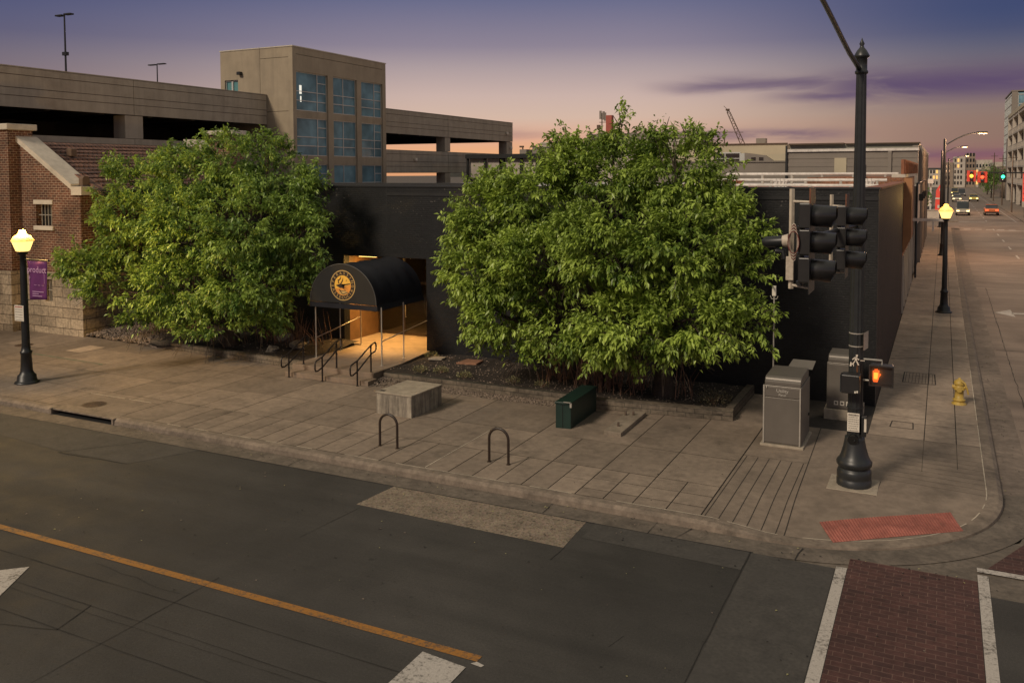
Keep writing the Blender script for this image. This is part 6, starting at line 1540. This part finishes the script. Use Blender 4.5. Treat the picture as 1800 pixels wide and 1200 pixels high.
for z in (3.0, 3.75, 4.5, 5.25, 6.0, 6.6): mb.box(10.65, 13.15, 149.74, 149.795, z, z + .10)
mb.build("slats", M["redpanel"], t)
for x, z in ((10.95, 3.2), (11.6, 4.1), (12.3, 3.3), (12.6, 4.6)): MB().lathe((x, 149.6, z), [(0, -.14), (.14, 0), (0, .14)], 10).build("bulb", M["amber_led"], t)
for x in (11.0, 12.6): MB().tube([(x, 150.1, .15), (x, 150.1, 2.6)], .12, 8).build("post", M["black_iron"], t)
for (x, y, h, lab) in ((8.9 + 1.6, 170, 10.2, "thin dark pole by the right kerb, nearest the junction"), (10.9, 205, 10.5, "second thin dark pole further along the right kerb"), (10.7, 235, 11.5, "farthest thin dark pole with a cross arm")):
    p = MB().tube([(x, y, .1), (x, y, h)], [.14, .09], 6); p.tube([(x - .7, y, h - .8), (x + .7, y, h - .8)], .06, 5)
    tag(p.build("utility_pole", M["brown"]), lab, "utility pole", "poles along the right kerb")

# ------------------------------------------------------------------ cars
def car(x, y, rz, label, paint, front, sc=1.0, tall=False):
    t = thing("parked_car" if False else "car", (0, 0, 0), label, "car", "cars on the side street")
    h = 1.15 if tall else 0.0
    low = [(-2.2, .34), (2.2, .34), (2.28, .55), (2.22, .82), (1.25, .98), (-2.05, 1.0), (-2.28, .85), (-2.25, .5)]
    MB().prof_x([(a, b) for a, b in low], -.88, .88).build("body", paint, t, bevel=.07)
    if tall: cabp = [(-2.15, .99), (1.3, .97), (.85, 1.75), (.6, 1.95), (-1.95, 1.95), (-2.15, 1.8)]
    else: cabp = [(-1.95, .99), (1.05, .97), (.35, 1.42), (.1, 1.47), (-1.0, 1.46), (-1.25, 1.40)]
    MB().prof_x(cabp, -.74, .74).build("cabin_glass", M["dark_glass"], t, bevel=.05)
    zt = max(b for a, b in cabp)
    MB().box(-.70, .70, min(a for a, b in cabp if b > zt - .12) + .05, max(a for a, b in cabp if b > zt - .12) - .0, zt - .01, zt + .035).build("roof", paint, t, bevel=.02)
    for wx in (-.80, .80):
        for wy in (-1.38, 1.40):
            w = MB().tube([(wx - .11, wy, .33), (wx + .11, wy, .33)], .33, 16).build("wheel", M["signal_black"], t)
            MB().tube([(wx - .115, wy, .33), (wx + .115, wy, .33)], .19, 12).build("rim", M["alu"], w)
    for wx in (-.62, .62):
        MB().cbox((wx, 2.24, .68), (.36, .10, .17)).build("headlight", M["headlight"] if front else M["plate"], t, bevel=.02)
        MB().cbox((wx, -2.26, .76), (.38, .06, .18)).build("tail_light", M["red_led"] if not front else M["redink"], t)
    MB().box(-.8, .8, 2.26, 2.30, .36, .5).box(-.8, .8, -2.31, -2.26, .36, .55).build("bumper", M["signal_black"], t)
    t.location = (x, y, .0); t.rotation_euler = (0, 0, rz); t.scale = (sc, sc, sc)
    return t
cw = plain("white_car_paint", (.36, .32, .24), .3, var=.03, bump=0, spec=.8); co_ = plain("orange_car_paint", (.50, .13, .035), .3, var=.03, bump=0, spec=.8)
cy2 = plain("yellow_car_paint", (.52, .40, .06), .3, var=.03, bump=0, spec=.8); cd = plain("dark_car_paint", (.05, .045, .045), .3, var=.03, bump=0, spec=.8)
car(2.95, 160, math.pi, "pale van with glowing headlights coming along the left lane", cw, True, 1.15, True)
car(7.1, 162, 0, "orange car driving away in the right lane", co_, False, 1.15)
car(6.6, 236, math.pi, "yellow car in the distance beyond the junction", cy2, True, 1.1)
car(3.0, 232, math.pi, "pale car queued behind the van in the left lane", cw, True, 1.1)
car(3.1, 262, math.pi, "dark car further back in the queue of the left lane", cd, True, 1.1)
car(4.9, 285, math.pi, "dark tall car near the middle of the road far away", cd, False, 1.1, True)
car(3.2, 300, math.pi, "yellowish van at the far end of the queue", cy2, True, 1.1, True)
def deckvan(y, label, paint):
    t = car(-58, y, math.pi / 2, label, paint, False, 1.25, True); t.location.z = 4.5; t["group"] = "cars inside the garage"
deckvan(63, "yellow van parked on the lower garage deck behind the stair tower", cy2)
deckvan(69.5, "yellow van parked on the lower garage deck left of the column", cy2)
deckvan(76, "white van parked on the lower garage deck right of the column", cw)
